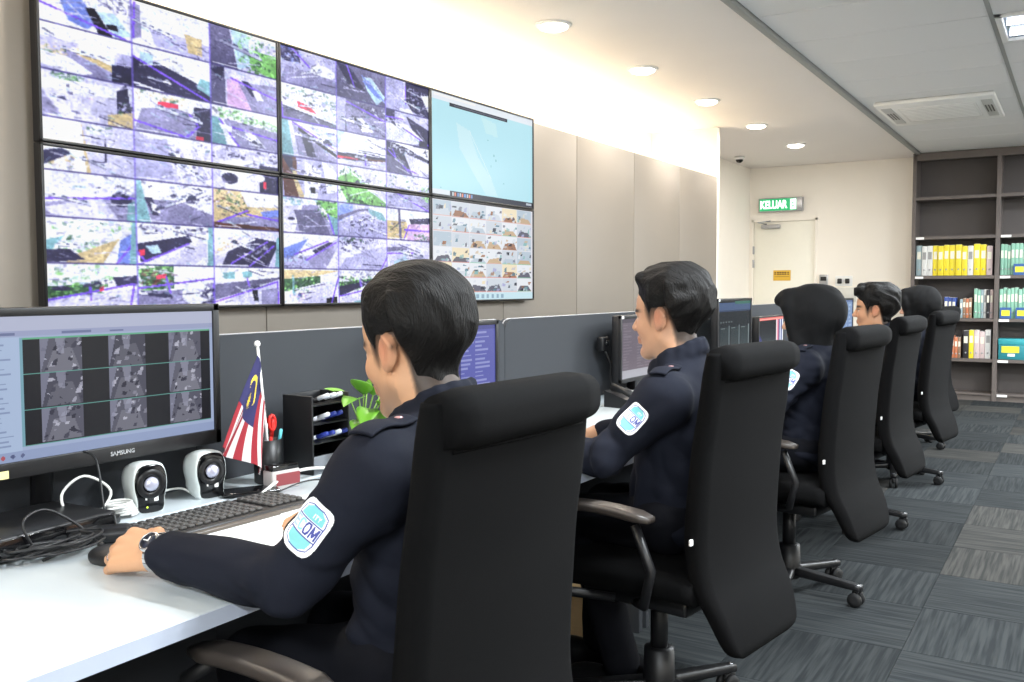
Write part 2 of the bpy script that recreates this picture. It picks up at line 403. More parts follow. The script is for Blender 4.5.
for i in range(5):
    for j in range(26):
        x0, y0 = EDGE + .005 + i * TX, Y00 + j * TY
        cx, cy = x0 + TX / 2, y0 + TY / 2
        if y0 < YB or y0 + TY > YF + .3 or x0 > XR: continue
        if any(abs(cx - a) < .3 and abs(cy - b) < .3 for a, b in FIX): continue
        o = link('ceiling_tile', tm, M_TILE, tc_, (x0, y0, CEIL + .001 * random.Random(i * 31 + j).random()))
for i in range(1, 5):
    MB().box(EDGE + .005 + i * TX - .012, EDGE + .005 + i * TX + .012, YB, YF, CEIL - .003, CEIL + .02).build('grid_bar', M_GRID, tc_)

# floor of loose-laid carpet tiles, quarter-turned
struct_floor = empty('floor'); struct(struct_floor)
MB().box(XL, XR, YB, YF, -.10, -.008).build('screed', mat('grey_screed', (44, 46, 48), .9), struct_floor)
def carpet(name, a, b):
    m = bpy.data.materials.new(name); m.use_nodes = True; N, L = m.node_tree.nodes, m.node_tree.links; p = N['Principled BSDF']
    p.inputs['Roughness'].default_value = .95; p.inputs['Specular IOR Level'].default_value = .1
    tcn = N.new('ShaderNodeTexCoord'); mp = N.new('ShaderNodeMapping'); mp.inputs['Scale'].default_value = (75, 3.2, 1); L.new(tcn.outputs['Object'], mp.inputs['Vector'])
    oi = N.new('ShaderNodeObjectInfo'); ad = N.new('ShaderNodeVectorMath'); ad.operation = 'ADD'; sc = N.new('ShaderNodeVectorMath'); sc.operation = 'SCALE'
    sc.inputs[0].default_value = (37, 53, 11); L.new(oi.outputs['Random'], sc.inputs['Scale']); L.new(mp.outputs['Vector'], ad.inputs[0]); L.new(sc.outputs['Vector'], ad.inputs[1])
    nz = N.new('ShaderNodeTexNoise'); nz.inputs['Scale'].default_value = 1.0; nz.inputs['Detail'].default_value = 2; L.new(ad.outputs['Vector'], nz.inputs['Vector'])
    cr = N.new('ShaderNodeValToRGB'); cr.color_ramp.elements[0].position = .38; cr.color_ramp.elements[1].position = .64
    cr.color_ramp.elements[0].color = (*lin(a), 1); cr.color_ramp.elements[1].color = (*lin(b), 1); L.new(nz.outputs['Fac'], cr.inputs['Fac'])
    mr = N.new('ShaderNodeMapRange'); mr.inputs['To Min'].default_value = .8; mr.inputs['To Max'].default_value = 1.2; L.new(oi.outputs['Random'], mr.inputs['Value'])
    vm = N.new('ShaderNodeVectorMath'); vm.operation = 'SCALE'; L.new(cr.outputs['Color'], vm.inputs[0]); L.new(mr.outputs['Result'], vm.inputs['Scale']); L.new(vm.outputs['Vector'], p.inputs['Base Color'])
    b2 = N.new('ShaderNodeBump'); b2.inputs['Strength'].default_value = .5; b2.inputs['Distance'].default_value = .003; L.new(nz.outputs['Fac'], b2.inputs['Height']); L.new(b2.outputs['Normal'], p.inputs['Normal'])
    return m
M_CARA, M_CARB = carpet('carpet_slate', (37, 40, 42), (53, 56, 57)), carpet('carpet_taupe', (46, 47, 46), (66, 65, 63))
ctm = [MB().bbox(-.2495, .2495, -.2495, .2495, -.008, 0, .0015, 1).mesh('carpet_tile') for _ in (0, 1)]
ctm[0].materials.append(M_CARA); ctm[1].materials.append(M_CARB)
rr = random.Random(4)
for i in range(-7, 4):
    for j in range(0, 23):
        x, yv = i * .5 + .25, j * .5 + .13
        if yv + .25 > YF or (i in (-7, -6) and j < 4): continue
        w = 1 if (i >= -1 and rr.random() < .55) else (1 if rr.random() < .12 else 0)
        link('carpet_tile', ctm[w], None, struct_floor, (x, yv, 0), (0, 0, (PI / 2) * ((i + j) % 2)))
MB().box(XL, XR, YB, -.12, -.008, 0).build('carpet_sheet', M_CARA, struct_floor)
MB().box(2.0, XR, -.12, YF, -.008, 0).build('carpet_sheet', M_CARA, struct_floor)
MB().box(XL, -3.5, -.12, YF, -.008, 0).build('carpet_sheet', M_CARA, struct_floor)

# ------------------------------------------------------------------ ceiling fittings
M_LENS = mat('downlight_lens', (255, 244, 226), .4, var=.01, emit=LENS_E)
ORD = ['nearest the video wall, first of the row in view', 'second of the row in view', 'third of the row in view', 'fourth of the row in view', 'fifth and farthest of the row']
DL = [4.727, 5.99, 7.27, 8.60, 9.98]
ring = MB().lathe([(.085, -.012), (.10, -.010), (.105, 0), (.07, 0), (.068, -.008)], 28).mesh('trim_ring')
lens = MB().lathe([(.082, -.011), (.080, -.020), (.055, -.030), (.01, -.034)], 24).mesh('lens')
for i, yv in enumerate([y_ for y_ in (-.4, .9, 2.17, 3.45)] + DL):
    far = i - 4
    d = empty('downlight', (-2.615, yv, CEIL), 0, ('round recessed downlight, ' + ORD[far]) if far >= 0 else 'round recessed downlight of the same ceiling row, nearer the camera', 'downlight', 'downlights along the video wall')
    link('trim_ring', ring, M_WHITE, d); link('lens', lens, M_LENS, d)
    area('downlight_beam', (0, 0, -.037), .12, .12, W_DOWN, WARM, d, 'DISK')
# recessed fluorescent fittings in the tiled ceiling, with the unseen pair added for the far end
M_TUBE = mat('fluorescent_tube', (236, 244, 255), .4, var=.01, emit=TUBE_E)
for i, (x, yv) in enumerate(FIX):
    d = empty('louvre_light', (x, yv, CEIL), 0, 'recessed fluorescent light with bright tubes in the tiled ceiling' if i == 0 else 'recessed fluorescent light added to the tiled ceiling, out of view', 'ceiling light', 'fluorescent ceiling lights')
    hx, hy = TX / 2 - .01, TY / 2 - .01
    fr = MB().bbox(-hx, -hx + .035, -hy, hy, -.012, .02, .003).bbox(hx - .035, hx, -hy, hy, -.012, .02, .003).bbox(-hx, hx, -hy, -hy + .03, -.012, .02, .003).bbox(-hx, hx, hy - .03, hy, -.012, .02, .003)
    fr.build('frame', M_WHITE, d)
    MB().box(-hx + .03, hx - .03, -hy + .03, hy - .03, .008, .018).build('reflector', mat('blue_grey_reflector', (120, 132, 150), .3, .5), d)
    for ty in (-.13, .13):
        area('louvre_beam', (0, ty, -.019), TX * .85, .026, W_FLUO / 2, COOL, d)
        MB().tube([(-hx + .05, ty, -.004), (hx - .05, ty, -.004)], .013, 10).build('tube', M_TUBE, d)
# ceiling cassette air conditioner
ac = empty('air_conditioner', (-1.055, 8.62, CEIL), 0, 'white ceiling cassette air conditioner with slotted ends', 'air conditioner')
MB().bbox(-.44, .44, -.55, .55, -.035, .0, .012).build('panel', M_WHITE, ac)
MB().bbox(-.29, .29, -.33, .33, -.042, -.03, .004).build('grille', mat('ac_grille', (222, 222, 220), .5), ac)
for k in range(9): MB().box(-.27, .27, -.30 + k * .07, -.285 + k * .07, -.0445, -.041).build('slat', M_WHITE, ac)
for s in (-1, 1):
    MB().bbox(s * .37 - .04, s * .37 + .04, -.40, .40, -.038, -.033, .002).build('outlet', mat('ac_outlet', (196, 196, 194), .5), ac)
    for k in range(3): MB().box(s * .37 - .03 + k * .022, s * .37 - .02 + k * .022, -.16, .16, -.040, -.0375).build('slot', M_BLACKP, ac)
# dome camera at the end of the cove
dc = empty('dome_camera', (-3.40, 10.55, CEIL), 0, 'small white dome security camera on the ceiling above the door', 'security camera')
MB().lathe([(.055, 0), (.06, -.02), (.05, -.035)], 24).build('base', M_WHITE, dc)
MB().lathe([(.042, -.034), (.040, -.05), (.028, -.066), (.008, -.074)], 20).build('dome', M_BLACKG, dc)

# exit sign
EXS = (.93, 1, .82)
ex = empty('exit_sign', (-3.225, YF - .05, 2.275), 0, 'lit green exit sign reading KELUAR above the door', 'exit sign')
ex.scale = EXS
MB().bbox(-.29, .29, -.03, .05, -.105, .105, .006).build('housing', M_ALU, ex)
MB().box(-.275, .215, -.033, -.029, -.09, .09).build('face', mat('exit_green', (40, 150, 96), .4, var=.02, emit=.9), ex)
MB().box(.135, .21, -.0345, -.0325, -.075, .075).build('pictogram_panel', mat('exit_white', (250, 255, 252), .4, var=.01, emit=1.5), ex)
link('lettering', text_mesh('KELUAR', .165, .0012, 'LEFT', .004), MATS['exit_white'], ex, (-.268, -.0345, -.003), (PI / 2, 0, 0)).scale = (.60, 1.0, 1)
MB().tube([(.168, -.036, .035), (.172, -.036, -.01), (.158, -.036, -.05)], .007, 6).tube([(.172, -.036, -.01), (.19, -.036, -.045)], .006, 6).tube([(.152, -.036, .015), (.17, -.036, .025), (.195, -.036, .01)], .005, 6).build('running_figure', MATS['exit_green'], ex)
# switch and sockets on the far wall
sw = empty('door_access_reader', (-2.70, YF, 1.33), 0, 'small grey access reader on the wall beside the door', 'access reader')
MB().bbox(-.05, .05, -.03, 0, -.06, .075, .006).build('body', M_ALU, sw); MB().bbox(-.036, .036, -.034, -.028, .0, .05, .003).build('keypad', M_BLACKP, sw)
MB().bbox(-.03, .03, -.032, -.001, -.10, -.055, .004).build('label_plate', M_BLACKP, sw)
so = empty('wall_socket', (-2.465, YF, 1.325), 0, 'double white wall socket with two black plugs', 'socket')
MB().bbox(-.10, .10, -.012, 0, -.062, .062, .004).build('plate', M_WHITE, so)
for s in (-.045, .045): MB().bbox(s - .024, s + .024, -.05, -.01, -.03, .03, .008).build('plug', M_BLACKP, so)
jb = MB().bbox(-.105, .105, -.04, 0, -.085, .085, .006).build('junction_box', mat('pale_grey_box', (214, 212, 204), .5)); jb.location = (-2.43, YF, 1.165)
tag(jb, 'pale grey junction box under the wall socket', 'junction box')
# ================================================================== VIDEO WALL
PAL = dict(w=(236, 240, 252), l=(206, 206, 236), g=(146, 144, 176), s=(178, 178, 214), d=(52, 50, 74), k=(18, 18, 26), v=(128, 92, 232), e=(130, 190, 104), o=(58, 92, 58),
           t=(126, 172, 176), r=(222, 66, 86), y=(206, 188, 138), b=(120, 140, 214), p=(214, 180, 220), n=(96, 62, 50), c=(184, 214, 232), a=(100, 98, 124))
def feed(P, box, spec, seed, busy=70):
    R = random.Random(seed); parts = spec.split('|')
    P.rect(0, 0, 1, 1, PAL[parts[0]], 1, box)
    big = [q for q in parts[1:] if q[0] not in '-+']
    def draw(q):
        if q[0] in '-+':
            c = q[1]; pts = [(int(t[:2]) / 99, int(t[2:]) / 99) for t in q[2:].split()]
            for a, b in zip(pts, pts[1:]): P.line(a, b, .0035 if q[0] == '-' else .0016, PAL[c], .95, box)
        elif q[0] == '*':
            c = q[1]; x, y, rx, ry = [int(t) / 99 for t in q[2:].split()]; P.ell(x, y, rx, ry, PAL[c], 1, box)
        elif q[0] == '#':                                             # a busy patch: many small bits of the two tones
            c0, c1 = q[1], q[2]; x0, y0, x1, y1 = [int(t) / 99 for t in q[3:].split()]
            for _ in range(60):
                x, y = R.uniform(x0, x1), R.uniform(y0, y1); c = PAL[R.choice((c0, c1, c1, c1, 's'))]; jt = R.uniform(-35, 35); w, h = R.uniform(.015, .07), R.uniform(.02, .08); sk = R.uniform(-.05, .05)
                P.poly([(x, y), (x + w, y + sk), (x + w * .8, y + sk + h), (x - w * .2, y + h)], [k + jt for k in c], R.uniform(.35, .8), box)
        else:
            pts = [(int(t[:2]) / 99, int(t[2:]) / 99) for t in q[1:].split()]; P.poly(pts, PAL[q[0]], 1, box); xs = [k[0] for k in pts]; ys = [k[1] for k in pts]
            if q[0] in 'eo':                                          # leaves
                for _ in range(70):
                    x, y = R.uniform(min(xs), max(xs)), R.uniform(min(ys), max(ys)); jt = R.uniform(.6, 1.5); P.ell(x, y, R.uniform(.01, .03), R.uniform(.02, .05), [k * jt for k in PAL[R.choice('eeo')]], .7, box)
    def car(x, y, s, c, a):
        f = lambda u, v: (x + s * (u * math.cos(a) - v * .35 * math.sin(a)), y + s * 1.65 * (u * math.sin(a) + v * .55 * math.cos(a)))
        P.poly([f(-.52, .2), f(.55, .2), f(.5, .55), f(-.5, .55)], PAL['d'], .6, box)
        P.poly([f(-.5, .4), f(-.5, 0), f(-.3, -.1), f(-.2, -.45), f(.2, -.45), f(.34, -.08), f(.5, .02), f(.5, .4)], c, 1, box)
        P.poly([f(-.24, -.08), f(-.15, -.38), f(.16, -.38), f(.27, -.08)], (70, 76, 100), .9, box)
    for q in parts[1:]: draw(q)
    gx, gy = R.uniform(-30, 30), R.uniform(-45, 10); bx, by, bw, bh = box
    ins = (P.x >= bx) & (P.x < bx + bw) & (P.y >= by) & (P.y < by + bh)
    P.a[ins] += (gx * ((P.x[ins] - bx) / bw - .5) + gy * ((P.y[ins] - by) / bh - .5))[:, None]
    ang = R.uniform(-.5, .6)
    if R.random() < .75:
        x, y = R.uniform(.05, .5), R.uniform(.3, .7); s = R.uniform(.07, .15)
        for k in range(R.randrange(2, 6)): car(x + k * s * 1.05, y + k * s * 1.5 * math.tan(ang), s * (1 + .08 * k), R.choice(((240, 242, 250), (226, 228, 240), (150, 152, 176), (60, 60, 80), (200, 206, 220), (190, 196, 214))), ang)
    for k in range(3):
        x, y = R.uniform(0, .8), R.uniform(.05, .95); P.line((x, y), (x + R.uniform(.15, .5), y + R.uniform(-.25, .3)), .0022, PAL[R.choice('wlgd')], .7, box)
    if R.random() < .5: P.rect(.03, .93, R.uniform(.3, .6), .965, (240, 242, 252), .8, box)
    for _ in range(busy):                                             # short strokes that follow the view's slope
        x, y, L = R.random(), R.random(), R.uniform(.02, .14); k = R.choice('wwlgsdatck'); a2 = ang + R.uniform(-.35, .35) + (1.5 if R.random() < .25 else 0); t = R.uniform(.012, .05)
        dx, dy = L * math.cos(a2), L * math.sin(a2) * 1.6
        P.poly([(x, y), (x + dx, y + dy), (x + dx, y + dy + t), (x, y + t)], PAL[k], R.uniform(.15, .55), box)
COLA = [
 ['w|#lw 00 00 60 40|b2035 4430 6275 5096 3085|k4848 5845 7899 6299|c6050 8045 9985 8099|k7072 8270 8482 7282|#da 60 00 99 40|-v0060 9999', 'w|g0010 1008 1280 0090|*w 55 40 22 25|s2050 9960 9999 3099|y6545 8848 8890 7088|-v0285 0405', 'l|a0000 2800 4099 0099|c3000 5500 6080 4099|#oe 40 00 75 80|#eo 60 10 99 99|e5540 9940 9999 6090'],
 ['s|w0000 9900 9930 0030|y3840 7860 7880 3855|w4020 8030 7865 4045|g2045 6070 8099 4099|d7560 9955 9999 7599|#oy 00 40 25 70|w0062 3065 5590 4099 0088', 'd|w0000 9900 9970 3030 0030|c1015 2515 2540 1040|t8545 9948 9985 8070|-v0028 9999|-w0288 4099', 'l|a0000 2000 2299 0099|d0010 2000 1540|p2430 4020 6099 2499|g4030 9920 9999 6099|d4525 5525 7560 6060|w6045 7040 7865 6868|-v3025 9955'],
 ['l|#eo 10 00 40 20|w0018 9910 9935 0040|#dw 20 25 50 40|p2060 5045 8055 5090|l3045 9950 8099 0099|d8020 9200 9999 8080|#ok 80 40 95 70|y7075 9960 9999 7099|g0040 0099 2090', 'w|#oy 00 00 60 20|r3022 5520 5532 3034|g1045 5030 8040 9070 7599 0099|d7520 9915 9999 8099|-v0075 6596 8265 7040|r7888 8888 8899 7899', 'w|#oe 10 05 60 30|#oe 50 15 99 45|t0030 1230 2299 0099|g1530 9945 9999 4099|w4860 6055 8090 6588|-v1235 4099|-v3050 9965|w1045 3050 3065 1560'],
 ['y|w0000 4000 4599 0099|#oy 05 55 30 95|d0060 2050 3060 0090|l4000 9900 9999 5099|#ow 45 00 70 20|+d4030 6632 6670 4072', 'l|w0000 9900 9930 4020|s0020 4010 5099 0099|#dg 40 10 99 99|-w4520 6099|-w6015 8099|-w7510 9990', 'l|#gd 00 00 99 60|d7040 9940 9999 7099|w1040 6030 6099 2099|*d 25 70 12 14|*w 70 60 8 10|r7668 8068 8086 7686'],
 ['w|#lw 00 00 70 30|g0070 9935 9999 0099|*d 82 52 12 16|l0080 6050 8099 1099|-v0062 9945|#dl 50 20 99 40|t9060 9950 9999 8899', 'w|#dl 00 00 99 32|g0845 5040 9970 9999 2099|t0000 0600 1899 0099|d1040 2040 2880 2080|w1850 3060 3075 2070|#wd 40 20 95 45', 'y|#no 00 00 50 60|w4000 9900 9935 5040|b7050 9940 9990 8080|g2070 9960 9999 0099|-v0090 5050|-v5060 9970|n0085 9990 9999 0099'],
 ['w|#eo 05 00 60 70|#ew 60 00 99 40|t0050 2040 0085|y3080 8040 6099 2099|b8045 9920 9999 7599|-v7599 9940|d0070 2568 4090 0099|t9400 9900 9999 9099', 'w|#gd 00 00 99 20|d0050 6525 7040 0599|c1055 2550 3070 1872|l3095 8030 9960 7099|-v0099 6545|-v0068 1090|r0265 1062 1075 0478|t9200 9900 9999 9099', 'l|w0000 6000 0060|#oy 00 20 60 60|d2060 6020 9930 8099 1099|-w0072 6025|-v2590 8030|-v5099 9040|t9520 9915 9999 9299|#wd 40 35 80 70|+w0395 5095'],
 ['w|#oe 00 00 75 45|o0050 6545 6560 0075|d7030 9925 9945 7550|l0080 9955 9999 0099|w5852 7250 7262 5865|*d 15 55 10 5|-v0080 9545 9099|-v4545 4680|r5552 6050 6060 5662', 'w|o0010 4500 4555 0860|#on 00 10 45 50|r2225 3520 3530 2234|g0060 5060 9940 9999 0099|*w 75 70 20 28|-v0055 9930|-v3528 4065|-v9930 9799|#gd 75 55 99 99', 'l|w0000 9900 9930 0040|t1215 3012 3030 1432|t4012 5510 5525 4228|a0045 9925 9930 4065 0085|-v0090 9538 9799|g7060 9555 9599 7099|k5560 6360 6590 5888|-v4830 5260'],
]
COLB = [
 ['s|d0000 3000 3535 1040 0030|*w 75 45 22 18|g1050 9960 9999 0099|#db 00 00 35 35|-v2000 5040', 'a|d0000 3010 6070 2050|c5025 7020 9970 8099 6060|b5035 6530 9080 7570|-v2000 3560|-b5020 9985', 's|#wl 00 00 45 60|d4500 9900 9999 6090 4560|#kg 50 10 90 90|w8030 9925 9980|-v4515 4570|w3088 5584 6599 3599'],
 ['w|#do 00 00 99 40|r2842 5050 6268 3060|d0060 9988 9999 0099|a0065 9990 9999 0099|-v0255 0495 9999|#ow 70 25 99 60', 'a|s0000 1800 1599 0099|#wd 40 00 99 45|g1520 9950 9999 2099|w3052 5050 7585 5090|k3255 3854 5080 4682|+w7060 9980|-v2010 9945', 's|d0000 2000 2030 0040|d4510 9940 9999 7590|w0045 4535 9080 6099 0099|-v0025 3822|-v3850 9990|d7580 9575 9599 7599'],
 ['l|t0000 1200 2299 0099|#cb 50 00 99 55|g2010 9990 9999 3099|k3015 9975 9985 3025|d3540 5035 6090 4595|-v2005 9962|-w2800 9960', 'w|c0000 1500 0055|+d4248 9950|+d4255 8556|d0064 9958 9978 0084|n0072 9966 9972 0078|l4080 9970 9999 0099|-v5560 5690|r0075 4074 4078 0080', 'd|w0000 9905 9940 4010|#kw 05 05 95 25|l4030 9950 9999 6099|-v0060 7090|-v1525 2560|a0045 4055 5599 0099|-v0530 6099'],
 ['s|n0000 2500 2899 0599|d0000 1800 2050|y1840 2540 4099 3099|w4010 7030 6099 3899|#ld 40 10 80 80|w7000 9930 9970 8080|k5065 5865 5882 5082', 'w|#ow 00 00 40 20|e0040 3015 9985 9999 2099|l3010 6000 9960 9980|-w2820 9985|o1870 7099 2099|-b9999 9960', 'l|#ow 00 00 99 55|g2040 9960 9999 0099|s0060 6050 9999 2099|-v2550 9999|#oe 80 30 99 60'],
 ['w|#wt 00 00 60 20|g3520 6015 9999 2099|e6000 9905 9960 8040|t8040 9950 9999 9399|l0030 3020 1599 0099|a2035 6530 8599 3099|*d 15 60 6 4|-v8040 9299', 's|b0005 3000 3030 0060|#lw 05 35 95 80|w6000 9900 9940 7030|t6010 9020 9945 6535|a0040 4015 6010 6018 4022 0055|-l0060 5520 9960|#gd 20 45 90 75', 'w|y0040 4540 5090 0099|#oy 00 40 45 90|a2500 3000 3499 2899|d5030 9920 9940 5545|p5045 9942 9999 4599|#no 60 75 95 99|-v3899 5050|-v4065 9965'],
 ['s|w0000 9900 9910 3050 0055|b0045 5010 7020 0080|w5000 9905 5060 2070|d5048 8220 9020 6060|#ca 00 60 40 99|g4070 9030 9999 5599|l8570 9930 9999 7599|-v2060 8018|-v4075 9520', 'l|#od 00 00 70 15|#wd 05 15 60 50|#wl 50 10 99 30|s2050 9925 9999 0099|w0550 3045 3060 0565|w2540 4535 4548 2852|-v8599 9960', 'l|s0020 5010 5035 0045|a0025 4520 4530 0040|w4010 7025 9930|c1570 4050 5065 3088 1595|k2078 3070 3380 2288|l5050 9940 9980 6075|-v0045 6040|g5080 9970 9999 3099'],
 ['w|o0030 6520 6540 0065|y0005 9905 6020 0030|#dw 20 50 70 80|#bp 10 70 50 95|l5050 9030 8599 3099|k7585 9580 9599 7599|-v8599 9920|t1520 1818 2075 1676', 'w|#wg 00 00 99 18|o0038 9920 9926 0060|d0050 7528 8030 0080|-v0080 9945|l0085 9948 9999 0099|t6078 9060 9970 4099|t3095 9080 9999 3099|v4030 4428 4650 4252', 's|g0030 6020 9960 9999 0099|#ow 00 00 60 20|w3040 7030 8080 4090'],
]
def column_pic(rows, seed):
    P = Pic(252, 336, (235, 238, 250))
    for j, row in enumerate(rows):
        for i, sp in enumerate(row): feed(P, (i / 3, j / 7, 1 / 3, 1 / 7), sp, seed + j * 7 + i)
    for j in range(1, 7): P.rect(0, j / 7 - .0017, 1, j / 7 + .0017, (70, 64, 110), .8)
    for i in (1, 2): P.rect(i / 3 - .0025, 0, i / 3 + .0025, 1, (120, 104, 200), .7)
    P.soft(1); R = np.random.RandomState(seed); H_, W_ = P.a.shape[:2]
    for cell, amp in ((14, .05), (5, .05), (2.0, .06)):
        g = R.normal(0, 1, (int(H_ / cell) + 3, int(W_ / cell) + 3)); yy, xx = np.mgrid[0:H_, 0:W_] / cell; yi, xi = yy.astype(int), xx.astype(int); fy, fx = yy - yi, xx - xi
        n_ = g[yi, xi] * (1 - fy) * (1 - fx) + g[yi + 1, xi] * fy * (1 - fx) + g[yi, xi + 1] * (1 - fy) * fx + g[yi + 1, xi + 1] * fy * fx
        P.a *= (1 + amp * n_)[:, :, None]
    P.a = 128 + (P.a - 128) * 1.22 + np.array((10, 10, 24)); return P.a
pa, pb = column_pic(COLA, 11), column_pic(COLB, 77)
# map screen
pm_ = Pic(150, 84, (186, 234, 246))
pm_.rect(0, 0, 1, .075, (235, 242, 250)).rect(.03, .01, .4, .03, (250, 250, 250)).rect(.16, .075, .72, .105, (40, 44, 60)).rect(.2, .085, .7, .095, (90, 94, 110))
pm_.poly([(.22, .25), (.34, .3), (.42, .55), (.55, .75), (.62, .93), (.5, .93), (.36, .7), (.25, .5)], (204, 240, 248)).poly([(.45, .12), (.6, .16), (.62, .3), (.5, .28)], (200, 240, 246))
for q in ((.52, .35), (.58, .5), (.6, .55), (.55, .62), (.68, .78), (.08, .92)): pm_.ell(*q, .006, .011, (150, 206, 214))
pm_.line((.34, .3), (.55, .75), .004, (222, 246, 250)).rect(0, .935, 1, 1, (52, 56, 70)).rect(.01, .945, .16, .99, (225, 232, 240))
for i in range(9): pm_.rect(.18 + i * .022, .95, .194 + i * .022, .985, [(200, 210, 220), (240, 150, 120), (120, 160, 220)][i % 3])
pm_.rect(.93, .955, .985, .98, (190, 200, 210)).rect(0, .05, .006, .92, (150, 160, 190))
# 36 indoor feeds
pg = Pic(216, 120, (232, 232, 240)); Rg = random.Random(5)
tones = [(238, 242, 248), (214, 222, 232), (190, 206, 220), (246, 232, 200), (206, 176, 140), (160, 112, 84), (92, 92, 108), (40, 44, 56), (140, 190, 190), (176, 180, 220), (90, 130, 150)]
for j in range(6):
    for i in range(6):
        bx = (.015 + i * .162, .012 + j * .152, .158, .146); pg.rect(0, 0, 1, 1, tones[Rg.choice((0, 0, 1, 1, 2, 3))], 1, bx)
        pg.poly([(0, 1), (.2, Rg.uniform(.4, .7)), (.8, Rg.uniform(.4, .7)), (1, 1)], tones[Rg.choice((1, 2, 4, 5, 6, 1))], .9, bx)
        for _ in range(9):
            x, yv, w, h = Rg.random(), Rg.uniform(.1, .9), Rg.uniform(.06, .24), Rg.uniform(.08, .3)
            pg.poly([(x, yv), (x + w, yv + Rg.uniform(-.1, .1)), (x + w * .8, yv + h), (x - .05, yv + h)], tones[Rg.randrange(11)], Rg.uniform(.5, 1), bx)
        pg.rect(0, .95, 1, 1, Rg.choice(((230, 150, 140), (230, 180, 170), (150, 210, 180))), .8, bx)
pg.rect(0, .925, 1, 1, (206, 236, 246))
for i in range(8): pg.rect(.3 + i * .05, .945, .325 + i * .05, .98, (150, 180, 200))
YV0, ZB, DW, DH, SX = 1.80, 1.175, 1.064, .556, -2.90
WHICH = {(0, 0): 'lower left display of the video wall, street camera feeds in a grid', (0, 1): 'upper left display of the video wall, street and car park feeds', (1, 0): 'lower middle display of the video wall, road camera feeds', (1, 1): 'upper middle display of the video wall, road camera feeds under the cove light',
         (2, 0): 'lower right display of the video wall, many small indoor feeds', (2, 1): 'upper right display of the video wall showing a pale blue map'}
for i in range(3):
    for j in range(2):
        d = empty('video_display', (SX, YV0 + (i + .5) * DW, ZB + (j + .5) * DH), 0, WHICH[i, j], 'display', 'displays of the video wall')
        hw, hh, bz = DW / 2 - .0015, DH / 2 - .0015, .010
        MB().box(-.036, -.008, -hw, hw, -hh, hh).build('casing', M_BLACKP, d)
        b = MB().bbox(-.01, .003, -hw, hw, -hh, -hh + bz, .002).bbox(-.01, .003, -hw, hw, hh - bz, hh, .002).bbox(-.01, .003, -hw, -hw + bz, -hh, hh, .002).bbox(-.01, .003, hw - bz, hw, -hh, hh, .002)
        b.build('bezel', M_BLACKP, d)
        if i < 2: a_ = (pa, pb)[i]; cvs = a_[:168] if j else a_[168:]
        else: cvs = pm_.a if j else pg.a
        link('screen', pic_mesh('screen', cvs, DW - 2 * bz, DH - 2 * bz), screen_mat(), d, (-.004, 0, 0))

# ================================================================== WORKSTATIONS
DZ = .745; DXF, DXG, DXB, DY0, DY1 = -1.155, -1.748, -1.93, -.45, 8.9
PART_Y = [-1.4, .1, 1.6, 3.1, 4.6, 6.1, 7.6, 9.1]
def desk_edge(x): return x
for n, (y0, y1) in enumerate(zip(PART_Y[:-1], PART_Y[1:])):
    where = ['beyond the left edge of the frame', 'under the left end of the big monitor', 'in front of the man with the wristwatch', 'beside the second man', 'before the nearer woman in headscarf', 'before the man with the tousled hair', 'at the far end of the row'][n]
    d = empty('desk', (0, (y0 + y1) / 2, 0), 0, 'white desk with pale grey edge ' + where, 'desk', 'white desks in one row')
    h = (y1 - y0) / 2 - .0015
    MB().bbox(DXG + .012, DXF, -h, h, DZ - .028, DZ, .003).build('desktop', M_DESK, d)
    MB().box(DXF, DXF + .0025, -h, h, DZ - .027, DZ - .001).build('edge_band', M_DESKEDGE, d)
    MB().bbox(DXB + .002, DXG, -h, h, DZ - .028, DZ, .003).build('rear_desktop', M_DESK, d)
    MB().box(DXG, DXG + .012, -h, h, DZ - .03, DZ - .008).build('cable_gap', M_BLACKP, d)
    for s in (-1, 1): MB().bbox(DXB + .06, DXF - .18, s * (h - .03) - .015, s * (h - .03) + .015, 0, DZ - .028, .003).build('side_panel', M_GREY, d)
    MB().box(DXB + .09, DXB + .11, -h + .045, h - .045, .12, DZ - .03).build('modesty_panel', M_GREY, d)
    # the screen panel behind the desk, rounded top corners, thin metal rim
    pz = 1.128
    q = empty('partition_panel', (DXB - .022, (y0 + y1) / 2, 0), 0, 'grey desk partition with rounded corners ' + where, 'partition', 'grey desk partitions')
    r = .050; out = [(-h, .05), (h, .05)] + [(h - r + r * math.cos(a * PI / 12), pz - r + r * math.sin(a * PI / 12)) for a in range(7)] + [(-h + r - r * math.sin(a * PI / 12), pz - r + r * math.cos(a * PI / 12)) for a in range(7)]
    Mx = Matrix(((0, 0, 1, 0), (1, 0, 0, 0), (0, 1, 0, 0), (0, 0, 0, 1)))
    MB().prism(out, -.018, .018, Mx).build('board', M_GREY, q)
    MB().tube([Mx @ Vector((a, b, 0)) for a, b in out[2:]], .0028, 6).build('rim', M_ALU, q)

